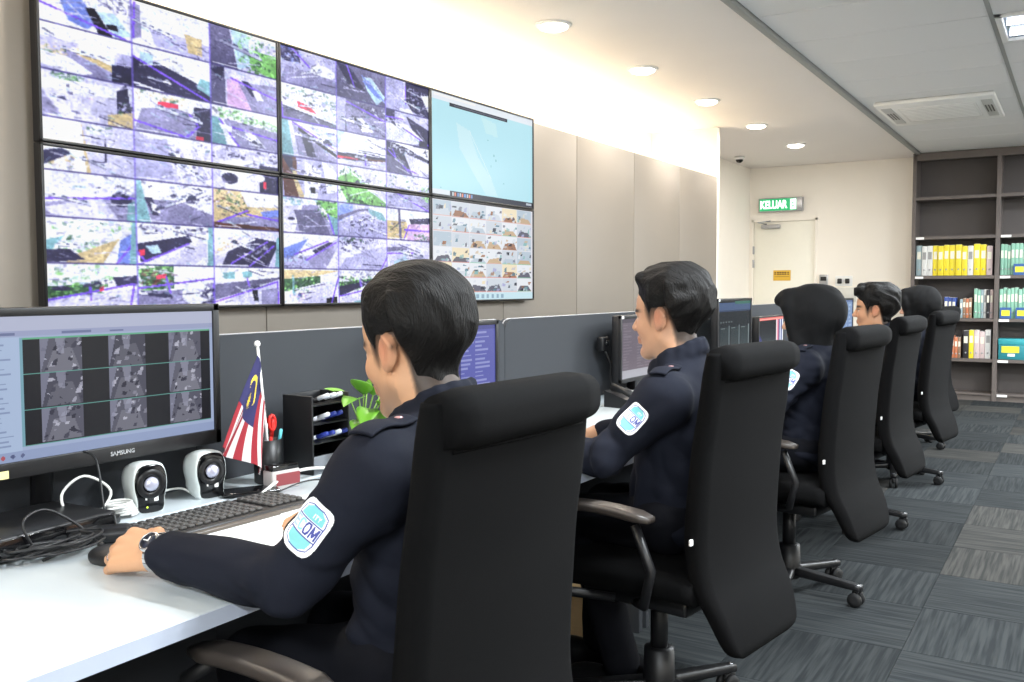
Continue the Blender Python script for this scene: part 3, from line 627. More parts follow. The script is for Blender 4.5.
def list_pic(w, h, bg, bar, ink, rows, seed):
    P = Pic(w, h, bg); R = random.Random(seed); P.rect(0, 0, 1, .06, bar)
    for i in range(rows):
        yv = .1 + .86 * i / rows
        for x0 in (.04, .34, .52, .74): P.rect(x0, yv, x0 + R.uniform(.06, .2), yv + .35 / rows, ink, .7)
    return P
def monitor(y0, y1, z0, z1, x, canvas, label, bz=.016, tilt=0.0, yaw=0.0, e=None, logo=None, stand=True, depth=.045, sticker=False, fy=0.0):
    w, h = y1 - y0, z1 - z0
    d = empty('monitor', (x, (y0 + y1) / 2, DZ), yaw, label, 'monitor', 'desktop monitors'); zc = (z0 + z1) / 2 - DZ
    MB().bbox(-depth, -.004, -w / 2, w / 2, zc - h / 2, zc + h / 2, .006).build('casing', M_BLACKP, d)
    lo = bz * (1.9 if logo else 1.15)
    b = MB().bbox(-.012, .004, -w / 2, w / 2, zc - h / 2, zc - h / 2 + lo, .002).bbox(-.012, .004, -w / 2, w / 2, zc + h / 2 - bz, zc + h / 2, .002).bbox(-.012, .004, -w / 2, -w / 2 + bz, zc - h / 2, zc + h / 2, .002).bbox(-.012, .004, w / 2 - bz, w / 2, zc - h / 2, zc + h / 2, .002)
    bo = b.build('bezel', M_BLACKP, d)
    link('screen', pic_mesh('screen', canvas, w - 2 * bz, h - bz - lo), screen_mat('desk_screen_%s' % e, e) if e else screen_mat(), d, (-.002, 0, zc + (lo - bz) / 2))
    if logo: link('logo', text_mesh(logo, .0135, .0003, 'CENTER', .0004), M_CHROME, bo, (.0045, .02, zc - h / 2 + lo * .5), (PI / 2, 0, PI / 2))
    if stand:
        MB().tube([(-.07, fy, .012), (-.06, fy, zc - h / 2 + .06), (-.04, fy, zc - .02)], .022, 12).build('neck', M_BLACKP, d)
        MB().prism(rrect(.17, .24, .07, 6), 0, .013, T(-.005, fy, 0)).build('foot', M_BLACKP, d)
    if sticker: MB().bbox(.0042, .0052, -w / 2 + .006, -w / 2 + .03, zc + h / 2 - bz + .001, zc + h / 2 - .002, .0003, 1).build('sticker', M_WHITE, bo)
    return d
# monitor of the first man: a viewer window with nine fisheye feeds
P = Pic(264, 160, (176, 192, 226)); P.rect(0, 0, 1, .10, (196, 202, 228)); P.rect(0, .10, 1, .14, (170, 178, 214)); P.rect(.02, .115, .12, .13, (120, 130, 170)).rect(.3, .115, .42, .13, (120, 130, 170)).rect(.5, .118, .56, .13, (120, 130, 170))
P.rect(0, .145, .135, .95, (186, 206, 238)); R1 = random.Random(9)
for i in range(22): P.rect(.012, .19 + i * .033, .02 + R1.uniform(.03, .09), .2 + i * .033, (130, 146, 186), .7)
P.rect(.148, .155, .985, .905, (14, 14, 18))
for j in range(3):
    for i in range(3):
        bx = (.148 + i * .279 + .066, .16 + j * .248, .165, .238); g0 = 70 + R1.randrange(40)
        P.rect(0, 0, 1, 1, (g0, g0, g0 + 16), 1, bx); P.poly([(.1, 1), (.3, .35), (.75, .3), (.95, 1)], (g0 + 30, g0 + 30, g0 + 44), 1, bx)
        for _ in range(22):
            x, yv = R1.random(), R1.random(); s = R1.uniform(.04, .13); v = R1.choice((30, 45, 60, 150, 190, 215))
            P.poly([(x, yv), (x + s, yv + R1.uniform(-.1, .1)), (x + s * .7, yv + s * 1.1), (x - s * .3, yv + s)], (v, v, v + 18), .8, bx)
        P.poly([(0, 0), (.2, 0), (.05, .8), (0, 1)], (150, 152, 176), .7, bx); P.poly([(.35, 0), (.6, 0), (.55, .5), (.42, .45)], (176, 178, 200), .6, bx)
    P.rect(.148, .405 + j * .248 - .004, .985, .405 + j * .248 + .004, (104, 170, 160))
P.rect(.148, .148, .985, .16, (110, 190, 150)).rect(.138, .148, .148, .905, (130, 180, 196)).rect(0, .93, 1, 1, (160, 176, 214))
for i, c in enumerate(((200, 70, 80), (190, 90, 100), (90, 100, 140), (100, 110, 150))): P.ell(.03 + i * .035, .965, .008, .014, c)
monitor(.985, 1.588, .868, 1.214, -1.83, P.a, 'large black monitor at the left showing nine dim camera feeds', .018, logo='SAMSUNG', e=.62, sticker=True, fy=-.13)
yn = MB().bbox(-.001, .001, -.025, .025, -.008, .008, .0005, 1).build('sticky_note', mat('yellow_note', (236, 226, 160), .7)); yn.location = (-1.8235, 1.02, .880)
tag(yn, 'strip of pale yellow sticky note on the lower bezel of the big monitor', 'sticky note')
P = list_pic(96, 64, (96, 100, 178), (80, 84, 150), (170, 176, 224), 13, 3); P.rect(0, .06, .5, 1, (136, 142, 214), .5); P.rect(.52, .06, .56, 1, (60, 60, 110), .8)
monitor(2.33, 2.862, .87, 1.135, -1.815, P.a, 'monitor with a violet list window behind the first man\'s head', e=.75)
P = list_pic(96, 60, (126, 116, 128), (98, 92, 104), (150, 142, 154), 18, 4); P.rect(.0, .86, .6, 1, (196, 196, 206))
monitor(3.885, 4.43, .81, 1.122, -1.80, P.a, 'monitor with a dull mauve text screen before the second man\'s face', e=.6, sticker=True)
P = Pic(96, 72, (24, 30, 34)); P.rect(0, .03, 1, .2, (72, 92, 128)).rect(0, .16, 1, .2, (50, 66, 96)).rect(.5, .0, 1, .06, (60, 110, 96))
for i in range(3): P.rect(.06 + i * .31, .48, .3 + i * .31, 1, (40, 52, 54)).rect(.31 + i * .31, .46, .335 + i * .31, 1, (120, 132, 134)).rect(.08 + i * .31, .5, .2 + i * .31, .52, (110, 120, 120))
for i in range(5): P.rect(.06 + i * .08, .38, .1 + i * .08, .4, (90, 100, 100))
monitor(5.10, 5.73, .84, 1.186, -1.76, P.a, 'dark screened monitor with grey columns behind the second man', e=.8, sticker=True)
P = Pic(96, 60, (20, 18, 22)); P.poly([(0, .35), (.42, 1), (0, 1)], (44, 44, 110)); P.rect(0, 0, 1, .07, (236, 110, 104)); P.rect(0, .03, 1, .045, (250, 190, 180))
for i, c in enumerate(((244, 226, 232), (226, 120, 140), (60, 64, 130), (236, 236, 246), (70, 90, 150), (240, 240, 246))): P.rect(.70 + i * .05, .07, .75 + i * .05, 1, c)
monitor(6.02, 6.62, .76, 1.058, -1.80, P.a, 'monitor with a red framed black window beside the nearer headscarf', e=.9, bz=.010)
P = list_pic(60, 40, (120, 146, 190), (90, 110, 160), (170, 190, 220), 8, 8)
monitor(7.42, 7.95, .82, 1.163, -1.60, P.a, 'pale blue monitor glimpsed before the face of the third man', e=.8)

# ------------------------------------------------------------------ things on the first desk
kb = empty('keyboard', (-1.60, 1.365, DZ), math.radians(-2), 'long black keyboard lying behind the first man\'s hand', 'keyboard')
MB().bbox(-.075, .075, -.215, .215, 0, .016, .006).build('body', M_BLACKP, kb)
MB().bbox(.062, .085, -.21, .21, 0, .011, .004).build('palm_edge', mat('dark_bronze_plastic', (84, 76, 68), .35), kb)
M_KEY = mat('grey_black_keycap', (64, 62, 60), .5, var=.1)
kms = {}
for r in range(6):
    for c in range(21):
        if c in (15, 17 + 99): continue
        w = .0085
        if 'k' not in kms: kms['k'] = MB().bbox(-.0085, .0085, -.0081, .0081, 0, .0075, .0025, 1).mesh('key')
        link('key', kms['k'], M_KEY, kb, (.050 - r * .0205, -.2 + c * .02, .0150))
mo = empty('mouse', (-1.515, 1.06, DZ), .2, 'black mouse under the first man\'s hand', 'mouse')
co, F = sdf_mesh([('e', (0, 0, .010), (.055, .030, .024))], .003, post=lambda V, X, Y, Z: np.maximum(V, -Z + 0 * X))
link('shell', np_mesh('shell', co, F), M_BLACKP, mo); MB().tube([(-.03, -.003, .030), (-.03, .003, .030)], .006, 10).build('wheel', M_RUBBER, mo)
def paper(loc, rz, w, l, label, n=1, col=(246, 246, 244)):
    o = MB().bbox(-w / 2, w / 2, -l / 2, l / 2, 0, .002 * n, .0006, 1).build('paper_sheet', mat('white_paper', col, .7, var=.01)); o.location = loc; o.rotation_euler = (0, 0, rz)
    return tag(o, label, 'paper', 'papers on the first desk')
paper((-1.435, 1.36, DZ + .0005), .25, .21, .30, 'white printed sheet under the first man\'s forearm')
paper((-1.50, 1.62, DZ + .0005), -.35, .20, .28, 'white sheet beside the far end of the keyboard', 2)
# small loudspeakers
def speaker(x, y, rz, label, led):
    d = empty('desk_speaker', (x, y, DZ), rz, label, 'speaker', 'pair of small desk speakers')
    def outline(s=1.0, dx=0.0):
        pts = [(-.020, 0), (.020, 0), (.030, .010), (.031, .030), (.037, .058), (.036, .085), (.026, .106), (.0, .112), (-.026, .106), (-.036, .085), (-.037, .058), (-.031, .030), (-.030, .010)]
        P3 = []; n = len(pts)
        for i in range(n):
            for t in range(4):
                p0, p1, p2, p3 = [pts[(i + k) % n] for k in (-1, 0, 1, 2)]; u = t / 4
                f = lambda a, b, c, e: .5 * (2 * b + (c - a) * u + (2 * a - 5 * b + 4 * c - e) * u * u + (3 * b - a - 3 * c + e) * u ** 3)
                P3.append((f(p0[0], p1[0], p2[0], p3[0]), f(p0[1], p1[1], p2[1], p3[1])))
        return [(dx, a * s, .056 + (b - .056) * s) for a, b in P3]
    MB().loft([outline(.30, -.088), outline(.58, -.084), outline(.82, -.070), outline(.97, -.045), outline(1.06, -.012), outline(1.06, .010), outline(1.01, .016)]).build('shell', mat('white_gloss_plastic', (226, 232, 230), .3, var=.02), d)
    fr = MB().loft([outline(.97, .010), outline(.97, .0175), outline(.90, .019)]).build('front', M_BLACKG, d)
    MB().lathe([(.034, 0), (.032, .003), (.020, .001), (.018, -.001)], 28, T(.0185, 0, .066) @ RY(PI / 2)).build('cone', mat('speaker_cone', (20, 20, 22), .3), fr)
    MB().lathe([(.0165, 0), (.0155, .006), (.009, .0095), (.002, .0105)], 24, T(.0185, 0, .066) @ RY(PI / 2)).build('dust_cap', mat('violet_silver', (206, 206, 226), .25, .5), fr)
    for (a, b, w, h) in ((-.012, .036, .004, .011), (.011, .031, .010, .010), (.026, .057, .004, .010)):
        MB().bbox(.0188, .0196, a - w / 2, a + w / 2, b - h / 2, b + h / 2, .0003, 1).build('mark', M_WHITE, fr)
    if led: MB().lathe([(.0025, 0), (.002, .001)], 10, T(.0185, -.010, .014) @ RY(PI / 2)).build('power_light', mat('lime_led', (190, 220, 60), .4, emit=1.2), fr)
speaker(-1.80, 1.35, -.24, 'white and black desk speaker with a green light, nearer of the pair', True)
speaker(-1.80, 1.522, -.24, 'white and black desk speaker without a light, next to the flag', False)
def cable(name, pts, r, m, label, cat='cable', grp=None):
    C = []
    P_ = [Vector(p) for p in pts]; P_ = [P_[0]] + P_ + [P_[-1]]
    for i in range(1, len(P_) - 2):
        for t in range(6):
            u = t / 6; a, b, c, e = P_[i - 1:i + 3]
            C.append(.5 * (2 * b + (c - a) * u + (2 * a - 5 * b + 4 * c - e) * u * u + (3 * b - a - 3 * c + e) * u ** 3))
    C.append(P_[-1])
    return tag(MB().tube(C, r, 7).build(name, m), label, cat, grp)
M_WCAB = mat('white_cable', (222, 222, 218), .5)
cable('speaker_cable', [(-1.80, 1.30, DZ + .02), (-1.76, 1.23, DZ + .035), (-1.80, 1.17, DZ + .02), (-1.83, 1.16, DZ + .07), (-1.84, 1.22, DZ + .10), (-1.82, 1.27, DZ + .06), (-1.80, 1.22, DZ + .015), (-1.76, 1.16, DZ + .006)], .003, M_WCAB, 'white cable loop standing beside the nearer speaker')
pts = []
for k in range(40):
    a = k * .9; pts.append((-1.80 + .022 * math.cos(a), 1.29 + .028 * math.sin(a) - .0004 * k, DZ + .006 + .0008 * k))
cable('speaker_cable', pts, .0028, M_WCAB, 'bundled white cable coil next to the nearer speaker')
cable('speaker_cable', [(-1.85, 1.42, DZ + .008), (-1.87, 1.45, DZ + .02), (-1.86, 1.49, DZ + .02), (-1.85, 1.51, DZ + .006)], .0028, M_WCAB, 'short white cable between the two speakers')
cable('usb_cable', [(-1.70, 1.60, DZ + .005), (-1.72, 1.70, DZ + .03), (-1.74, 1.80, DZ + .028), (-1.76, 1.90, DZ + .012)], .0045, M_WCAB, 'white cable curving before the pen organizer')
cable('keyboard_cable', [(-1.68, 1.63, DZ + .004), (-1.66, 1.72, DZ + .02), (-1.60, 1.80, DZ + .012), (-1.55, 1.86, DZ + .004)], .002, M_BLACKP, 'thin black cable behind the keyboard')
cable('keyboard_cable', [(-1.67, 1.16, DZ + .004), (-1.73, 1.19, DZ + .05), (-1.78, 1.21, DZ + .14), (-1.81, 1.20, DZ + .16)], .0025, M_BLACKP, 'black cable rising behind the network box to the big monitor')
# network box with its tangle
nb = empty('network_box', (-1.78, 1.045, DZ), math.radians(4), 'flat black recorder box under the big monitor', 'recorder box')
MB().bbox(-.10, .10, -.14, .14, .004, .050, .006).build('casing', M_BLACKP, nb)
MB().bbox(.098, .103, -.135, .135, .008, .046, .002).build('front', M_BLACKG, nb)
for sx_ in (-1, 1):
    for s in (-1, 1): MB().lathe([(.012, 0), (.012, .005)], 10, T(sx_ * .08, s * .12, 0)).build('foot', M_RUBBER, nb)
MB().bbox(.1028, .1036, .045, .085, .024, .027, .0003, 1).build('mark', M_ALU, nb)
mo2 = MB().bbox(-.06, .06, -.03, .03, .0, .03, .012, 3).build('power_adapter', M_BLACKP); mo2.location = (-1.665, 1.135, DZ); mo2.rotation_euler = (0, 0, .9)
tag(mo2, 'black power adapter wedged between network box and keyboard', 'adapter')
for k in range(4):
    R2 = random.Random(40 + k); pts = []
    for i in range(12):
        a = i * 1.15 + k; pts.append((-1.655 + (.025 + .012 * R2.random()) * math.cos(a) + .01 * k, .99 + k * .022 + (.05 + .02 * R2.random()) * math.sin(a), DZ + .005 + .0025 * i + .002 * k))
    cable('black_cable', pts, .0028, M_BLACKP, ['leftmost', 'second', 'third', 'rightmost'][k] + ' loop of the black cable tangle before the recorder box', 'cable', 'tangled black cables')
cable('black_cable', [(-1.66, 1.00, DZ + .012), (-1.67, .98, DZ + .07), (-1.68, 1.03, DZ + .085), (-1.66, 1.08, DZ + .05), (-1.64, 1.12, DZ + .004), (-1.65, 1.16, DZ + .02), (-1.67, 1.17, DZ + .05)], .0028, M_BLACKP, 'black cable arching up over the recorder box front')
# ------------------------------------------------------------------ pen cup, flag, organizer, plant
pcup = empty('pen_cup', (-1.80, 1.715, DZ), 0, 'round black pen cup holding the small flag', 'pen cup')
MB().lathe([(.028, 0), (.034, .004), (.036, .115), (.034, .115), (.032, .012), (.002, .010)], 24).build('cup', M_BLACKP, pcup)
def pen(loc, tip, r, m, capm, label, name='pen', cat='pen', grp='pens on the first desk', cap=.3):
    a, b = Vector(loc), Vector(tip); d = empty(name, loc, 0, label, cat, grp); v = b - a
    MB().tube([(0, 0, 0), v * (1 - cap)], r, 8).build('barrel', m, d); MB().tube([v * (1 - cap), v * .98, v], [r * 1.12, r * 1.12, r * .6], 8).build('cap', capm, d)
M_RED = mat('red_plastic', (206, 40, 34), .35); M_TEAL = mat('teal_plastic', (96, 190, 200), .35); M_PENB = mat('blue_plastic', (44, 60, 150), .35); M_PENW = mat('white_pen_plastic', (224, 228, 236), .35)
pen((-1.805, 1.722, DZ + .014), (-1.80, 1.736, DZ + .165), .005, M_RED, M_RED, 'red marker standing in the black pen cup', 'marker', 'marker')
pen((-1.795, 1.706, DZ + .014), (-1.788, 1.700, DZ + .16), .004, M_PENW, M_PENW, 'white pen in the pen cup behind the flag')
pen((-1.790, 1.722, DZ + .014), (-1.776, 1.742, DZ + .14), .004, M_TEAL, M_TEAL, 'teal pen leaning in the black pen cup')
sc = empty('scissors', (-1.815, 1.715, DZ + .03), 0, 'red handled scissors standing in the pen cup', 'scissors')
MB().tube([(0, 0, 0), (.01, .004, .09)], .004, 6).build('blade', M_CHROME, sc)
for s in (-1, 1):
    MB().tube([(.012 + .004 * s, .005 + s * .012 + .011 * math.cos(a * PI / 6), .125 + .02 * math.sin(a * PI / 6)) for a in range(12)], .0045, 6, closed=True).build('handle', M_RED, sc)
fl = empty('table_flag', (-1.78, 1.685, DZ + .015), 0, 'small red, white and blue table flag with yellow crescent, on a white pole', 'flag')
MB().tube([(0, .022, 0), (0, -.016, .345)], .0035, 8).build('pole', M_WHITE, fl)
MB().lathe([(.002, 0), (.007, .003), (.008, .009), (.005, .015), (.001, .016)], 14, T(0, -.017, .343)).build('finial', M_WHITE, fl)
P = Pic(112, 84)
for i in range(14): P.rect(0, i / 14, 1, (i + 1) / 14, (142, 24, 38) if i % 2 == 0 else (198, 192, 192))
P.rect(0, 0, .5, 8 / 14, (34, 32, 82)); P.ell(.22, .285, .125, .20, (226, 196, 60)); P.ell(.255, .285, .112, .175, (34, 32, 82))
st = []
for i in range(28): a = i * PI / 14; rr_ = .115 if i % 2 == 0 else .05; st.append((.335 + rr_ * .72 * math.cos(a), .285 + rr_ * math.sin(a)))
P.poly(st, (226, 196, 60))
A, B, C_, D_ = Vector((0, -.014, .325)), Vector((0, .004, .165)), Vector((.015, -.185, .115)), Vector((.02, -.018, .018))
def flagbend(co):
    s = co[:, 1] + .5; t = .5 - co[:, 2]; o = np.zeros_like(co)
    for i in range(3): o[:, i] = (1 - s) * (1 - t) * A[i] + (1 - s) * t * B[i] + s * (1 - t) * C_[i] + s * t * D_[i]
    fold = np.sin(t * 9.5 + s * 1.2) * .018 * (0.25 + s); o[:, 0] += fold + .012 * s; o[:, 1] += np.cos(t * 9.5 + .6) * .010 * s - .018 * s * (1 - s); o[:, 2] += -.02 * s * (1 - s)
    return o
fm = pic_mesh('cloth', P.a, 1, 1, flagbend); fm.polygons.foreach_set('use_smooth', [True] * len(fm.polygons))
fo = link('cloth', fm, mat('flag_cloth', (255, 255, 255), .8, var=.04, scale=200, attr='pic'), fl); so_ = fo.modifiers.new('thick', 'SOLIDIFY'); so_.thickness = .0008
# organizer rack with pens
og = empty('pen_organizer', (-1.82, 1.915, DZ), 0, 'black stepped pen organizer rack against the grey partition', 'organizer')
MB().bbox(-.05, .06, -.075, -.069, 0, .215, .002).build('side', M_BLACKP, og); MB().bbox(-.05, .06, .069, .075, 0, .215, .002).build('side', M_BLACKP, og)
MB().bbox(-.05, -.044, -.07, .07, 0, .215, .002).build('back', M_BLACKP, og)
for k in range(4): MB().bbox(-.045 , .058, -.07, .07, .03 + k * .052, .034 + k * .052, .001, 1, T(0, 0, 0)).build('shelf', M_BLACKP, og)
MB().bbox(.055, .06, -.07, .07, 0, .05, .002).build('front', mat('clear_grey_plastic', (120, 124, 130), .15), og)
k = 0
for (zz, n_) in ((.092, 4), (.144, 3), (.196, 3)):
    for i in range(n_):
        y_ = 1.862 + .026 * i + (.006 if zz > .1 else 0); m_, c_ = ((M_PENW, M_PENB), (M_PENB, M_PENB), (M_PENW, M_PENW))[(i + int(zz * 100)) % 3] if zz < .19 else (M_BLACKP, M_PENW)
        pen((-1.855, y_, DZ + zz - .02), (-1.735, y_ + .012, DZ + zz + .022), .0055, m_, c_, ['first', 'second', 'third', 'fourth'][i] + {.092: ' pen from the left on the lower tier of the black organizer', .144: ' pen from the left on the middle tier of the black organizer', .196: ' white ended pen from the left on the top tier of the organizer'}[zz], grp='pens in the organizer')
cd = empty('card_box', (-1.725, 1.69, DZ), -.15, 'small white and red printed card box before the pen cup', 'box')
MB().bbox(-.02, .02, -.042, .042, 0, .048, .003).build('body', mat('card_white', (180, 174, 172), .6), cd)
MB().bbox(.0195, .0208, -.03, .042, .01, .04, .0003, 1).build('print', mat('card_red', (130, 56, 60), .6), cd)
MB().bbox(-.018, .018, -.04, .04, .046, .062, .003).build('lid', M_BLACKG, cd)
ph = MB().bbox(-.035, .035, -.07, .07, 0, .010, .004, 2).build('phone', M_BLACKG); ph.location = (-1.745, 1.60, DZ + .001); ph.rotation_euler = (0, 0, -.5); tag(ph, 'black phone lying by the second speaker', 'phone')
# pothos
pl = empty('potted_plant', (-1.75, 2.035, DZ), 0, 'bright green leafy plant in a small dark pot', 'plant')
MB().lathe([(.035, 0), (.045, .004), (.055, .075), (.052, .075), (.045, .06), (.002, .058)], 24).build('pot', mat('dark_pot', (44, 46, 44), .5), pl)
M_LEAF = mat('light_green_leaf', (104, 158, 48), .4, var=.2, scale=25); M_STEM = mat('green_stem', (120, 160, 60), .5)
def leaf(base, out, L_, W_, droop, roll):
    b = Vector(base); d = Vector(out).normalized(); s = d.cross(Vector((0, 0, 1)));
    if s.length < .1: s = Vector((0, 1, 0))
    s.normalize(); n = s.cross(d)
    s2 = s * math.cos(roll) + n * math.sin(roll); n2 = s2.cross(d); v = []; f = []; N_ = 9
    for i in range(N_):
        u = i / (N_ - 1); wd_ = W_ * (math.sin(PI * min(1, u * .98 + .02) ** .72) ** .8) * (1 - .25 * u)
        c = b + d * L_ * u + Vector((0, 0, -1)) * droop * u * u
        for j in range(5): w = (j - 2) / 2; v.append(c + s2 * wd_ * w + n2 * (abs(w) * wd_ * .35 - .003))
    for i in range(N_ - 1):
        for j in range(4): f.append((i * 5 + j, i * 5 + j + 1, i * 5 + j + 6, i * 5 + j + 5))
    o = MB().add(v, f, True).build('leaf', M_LEAF, pl); q = o.modifiers.new('thick', 'SOLIDIFY'); q.thickness = .0008
    MB().tube([(0, 0, .055), (b + Vector((0, 0, .055))) * .5 + Vector((0, 0, .02)), b], .002, 6).build('stem', M_STEM, pl)
Rl = random.Random(12)
for (b, o, L_, W_, dr_) in [((.03, -.05, .20), (.3, -1, .1), .085, .026, .02), ((.03, -.03, .21), (.2, -.5, .5), .085, .028, .02), ((.05, -.03, .17), (.5, -.9, -.15), .08, .026, .03), ((.05, .02, .18), (.9, .1, .2), .085, .030, .03), ((.04, -.01, .15), (.9, -.4, -.3), .08, .026, .03),
                         ((.05, .03, .13), (.9, .2, -.5), .085, .028, .03), ((.02, .05, .19), (.3, .9, .2), .085, .028, .03), ((.0, .02, .215), (.1, .5, .6), .07, .024, .01), ((-.03, -.02, .19), (-.5, -.6, .5), .07, .024, .01), ((.05, -.05, .11), (.7, -.6, -.6), .06, .02, .02), ((.05, .06, .15), (.6, .8, -.2), .075, .026, .02), ((.04, .0, .205), (.7, -.2, .5), .06, .022, .01), ((.055, .0, .10), (.7, .1, -.8), .06, .02, .02)]:
    leaf(b, o, L_ * 1.2, W_ * 1.3, dr_, Rl.uniform(-.5, .5))
for (b, o) in [((.05, -.06, .14), (.6, -.9, -.1)), ((.06, -.02, .12), (.9, -.5, -.2)), ((.06, .03, .155), (.9, .3, .0)), ((.05, -.07, .09), (.6, -.7, -.6)), ((.07, -.01, .18), (.9, -.2, .1))]: leaf(b, o, .095, .034, .03, Rl.uniform(-.4, .4))
# black webcam plug on the partition and its lead
wc = empty('webcam', (-1.895, 3.885, .99), 0, 'small black camera clipped to the partition beside the mauve monitor', 'webcam')
wc.scale = (.75, .75, .75)
MB().bbox(-.018, .03, -.04, .04, -.04, .045, .008).build('body', M_BLACKP, wc); MB().lathe([(.018, 0), (.016, .012), (.01, .012)], 16, T(.03, 0, .01) @ RY(PI / 2)).build('lens', M_BLACKG, wc)
cable('webcam_cable', [(-1.875, 3.885, .955), (-1.86, 3.91, .90), (-1.855, 3.90, .84), (-1.83, 3.86, .79), (-1.78, 3.80, DZ + .01)], .006, M_BLACKP, 'black lead hanging from the camera on the partition')
tel = empty('desk_phone', (-1.62, 3.62, DZ), -.2, 'dark desk telephone past the first chair', 'telephone')
MB().prism([(-.09, 0), (.09, 0), (.09, .02), (-.09, .07)], -.08, .08, RX(PI / 2)).build('base', M_BLACKP, tel); MB().tube([(-.06, -.06, .085), (0, -.06, .072), (.07, -.06, .05)], [.018, .013, .018], 10).build('handset', M_BLACKP, tel); MB().bbox(-.06, -.02, 0, .06, .052, .062, .002).build('display', M_WHITE, tel)
# cardboard carton under the second desk
cb = empty('cardboard_carton', (-1.56, 2.93, 0), .05, 'small tan cardboard carton on the floor under the second desk', 'carton')
M_CARD = mat('tan_corrugated_card', (214, 180, 132), .8, var=.12, scale=12, stretch=(1, 1, 14))
MB().bbox(-.11, .11, -.095, .095, 0, .17, .003, 1).build('body', M_CARD, cb); MB().bbox(-.11, .0, -.095, .095, .171, .175, .001, 1).build('flap', M_CARD, cb); MB().bbox(.003, .11, -.095, .095, .171, .175, .001, 1).build('flap', M_CARD, cb)

# ================================================================== CHAIRS
def chair_proto():
    d = empty('office_chair', (0, 0, 0), 0)
    # backrest shell: S-shaped in side view (x forward)
    prof = [(.295, -.322), (.32, -.320), (.40, -.290), (.48, -.250), (.56, -.234), (.64, -.233), (.74, -.240), (.84, -.249), (.94, -.264), (1.03, -.274), (1.085, -.279)]
    wid = [.29, .38, .43, .45, .455, .457, .454, .450, .446, .442, .436]
    thk = [.03, .045, .058, .064, .066, .066, .064, .062, .060, .056, .04]
    rings = []
    def at(u):
        n = len(prof) - 1; i = min(int(u * n), n - 1); t = u * n - i
        g = lambda A_, q=None: [(A_[max(k, 0)] if k <= n else A_[n]) for k in (i - 1, i, i + 1, i + 2)]
        def cr(a, b, c, e): return .5 * (2 * b + (c - a) * t + (2 * a - 5 * b + 4 * c - e) * t * t + (3 * b - a - 3 * c + e) * t ** 3)
        return cr(*g([p[0] for p in prof])), cr(*g([p[1] for p in prof])), cr(*g(wid)), cr(*g(thk))
    for k in range(41):
        z, x, w, t = at(k / 40); rings.append([(x + b, a, z) for a, b in rrect(w, t, t * .45, 4)])
    MB().loft(rings).build('backrest', M_BLACKF, d)
    # padded head roll wrapping the top
    hr = []
    for k in range(9):
        u = k / 8; yv = -.205 + .41 * u; s = 1 if 0 < k < 8 else .86
        hr.append([(-.292 + b * s, yv, 1.058 + a * s) for a, b in rrect(.092, .084, .038, 6)])
    MB().loft(hr).build('head_roll', M_BLACKF, d)
    MB().tube([(-.301, -.185, 1.012), (-.303, 0, 1.01), (-.301, .185, 1.012)], .003, 6).build('seam', M_BLACKF, d)
    # seat cushion
    rings = []
    for k in range(15):
        u = k / 14; x = -.235 + .50 * u; e = math.sin(PI * u) ** .35 if 0 < u < 1 else .55; w = .50 * (.86 + .14 * e); h = .085 * (.6 + .4 * e)
        rings.append([(x, a, .455 - .02 * u * u * u + .012 * math.cos((u - .4) * 3) + b) for a, b in rrect(w, h, h * .42, 4)])
    MB().loft(rings).build('seat', M_BLACKF, d)
    MB().bbox(-.18, .16, -.16, .16, .365, .412, .012).build('mechanism', M_BLACKP, d)
    MB().tube([(-.14, 0, .385), (-.18, 0, .392), (-.205, 0, .43), (-.205, 0, .48)], .022, 8).build('back_bracket', M_BLACKP, d)
    for s in (1, -1):
        ar = MB().tube([(.02, s * .20, .395), (.12, s * .275, .41), (.195, s * .288, .50), (.185, s * .288, .60), (.12, s * .288, .642)], [.012, .015, .015, .014, .013], 10).tube([(-.05, s * .20, .395), (-.12, s * .275, .42), (-.15, s * .288, .52), (-.10, s * .288, .635)], [.012, .014, .014, .013], 10).build('armrest', M_BLACKP, d)
        rings = []
        for k in range(9):
            u = k / 8; e = .62 if k in (0, 8) else 1
            rings.append([(-.15 + .31 * u, s * .288 + a * e, .655 + .010 * math.sin(PI * u) + b * e) for a, b in rrect(.062, .026, .011, 4)])
        MB().loft(rings).build('arm_pad', M_PAD, ar)
    MB().lathe([(.026, .18), (.026, .37), (.014, .37)], 16).build('gas_lift', M_BLACKP, d)
    MB().lathe([(.044, .065), (.048, .09), (.044, .20), (.030, .205)], 18).build('lift_cover', M_BLACKP, d)
    lg = []
    for k in range(12):
        u = k / 11; lg.append([(.03 + .27 * u, a * (1 - .35 * u), .095 - .02 * u + b * (1 - .3 * u)) for a, b in rrect(.055, .036, .012, 3)])
    legm = MB().loft(lg).mesh('leg')
    stem = MB().lathe([(.009, .045), (.009, .09)], 8, T(.285, 0, 0)).mesh('caster_stem')
    wheel = MB(); 
    for s in (-.017, .017): wheel.lathe([(.010, -.008), (.027, -.008), (.029, 0), (.027, .008), (.010, .008)], 18, T(.278, s, .029) @ RX(PI / 2))
    wheel.bbox(.262, .306, -.008, .008, .03, .062, .006); wm = wheel.mesh('caster')
    for k in range(5):
        l = link('leg', legm, M_BLACKP, d, (0, 0, 0), (0, 0, k * 2 * PI / 5 + .63))
        link('caster_stem', stem, M_CHROME, l); link('caster', wm, M_RUBBER, l)
    tg = MB().bbox(-.003, .003, .0, .016, -.008, .008, .001, 1).build('sewn_tag', M_WHITE, d, (-.235, .225, .60), (0, 0, .0)); tg['label'] = 'small white sewn tag'
    return d
M_PAD = mat('grey_brown_arm_pad', (62, 56, 52), .38, var=.08)
cp = chair_proto(); GC = 'black high-back chairs along the desks'
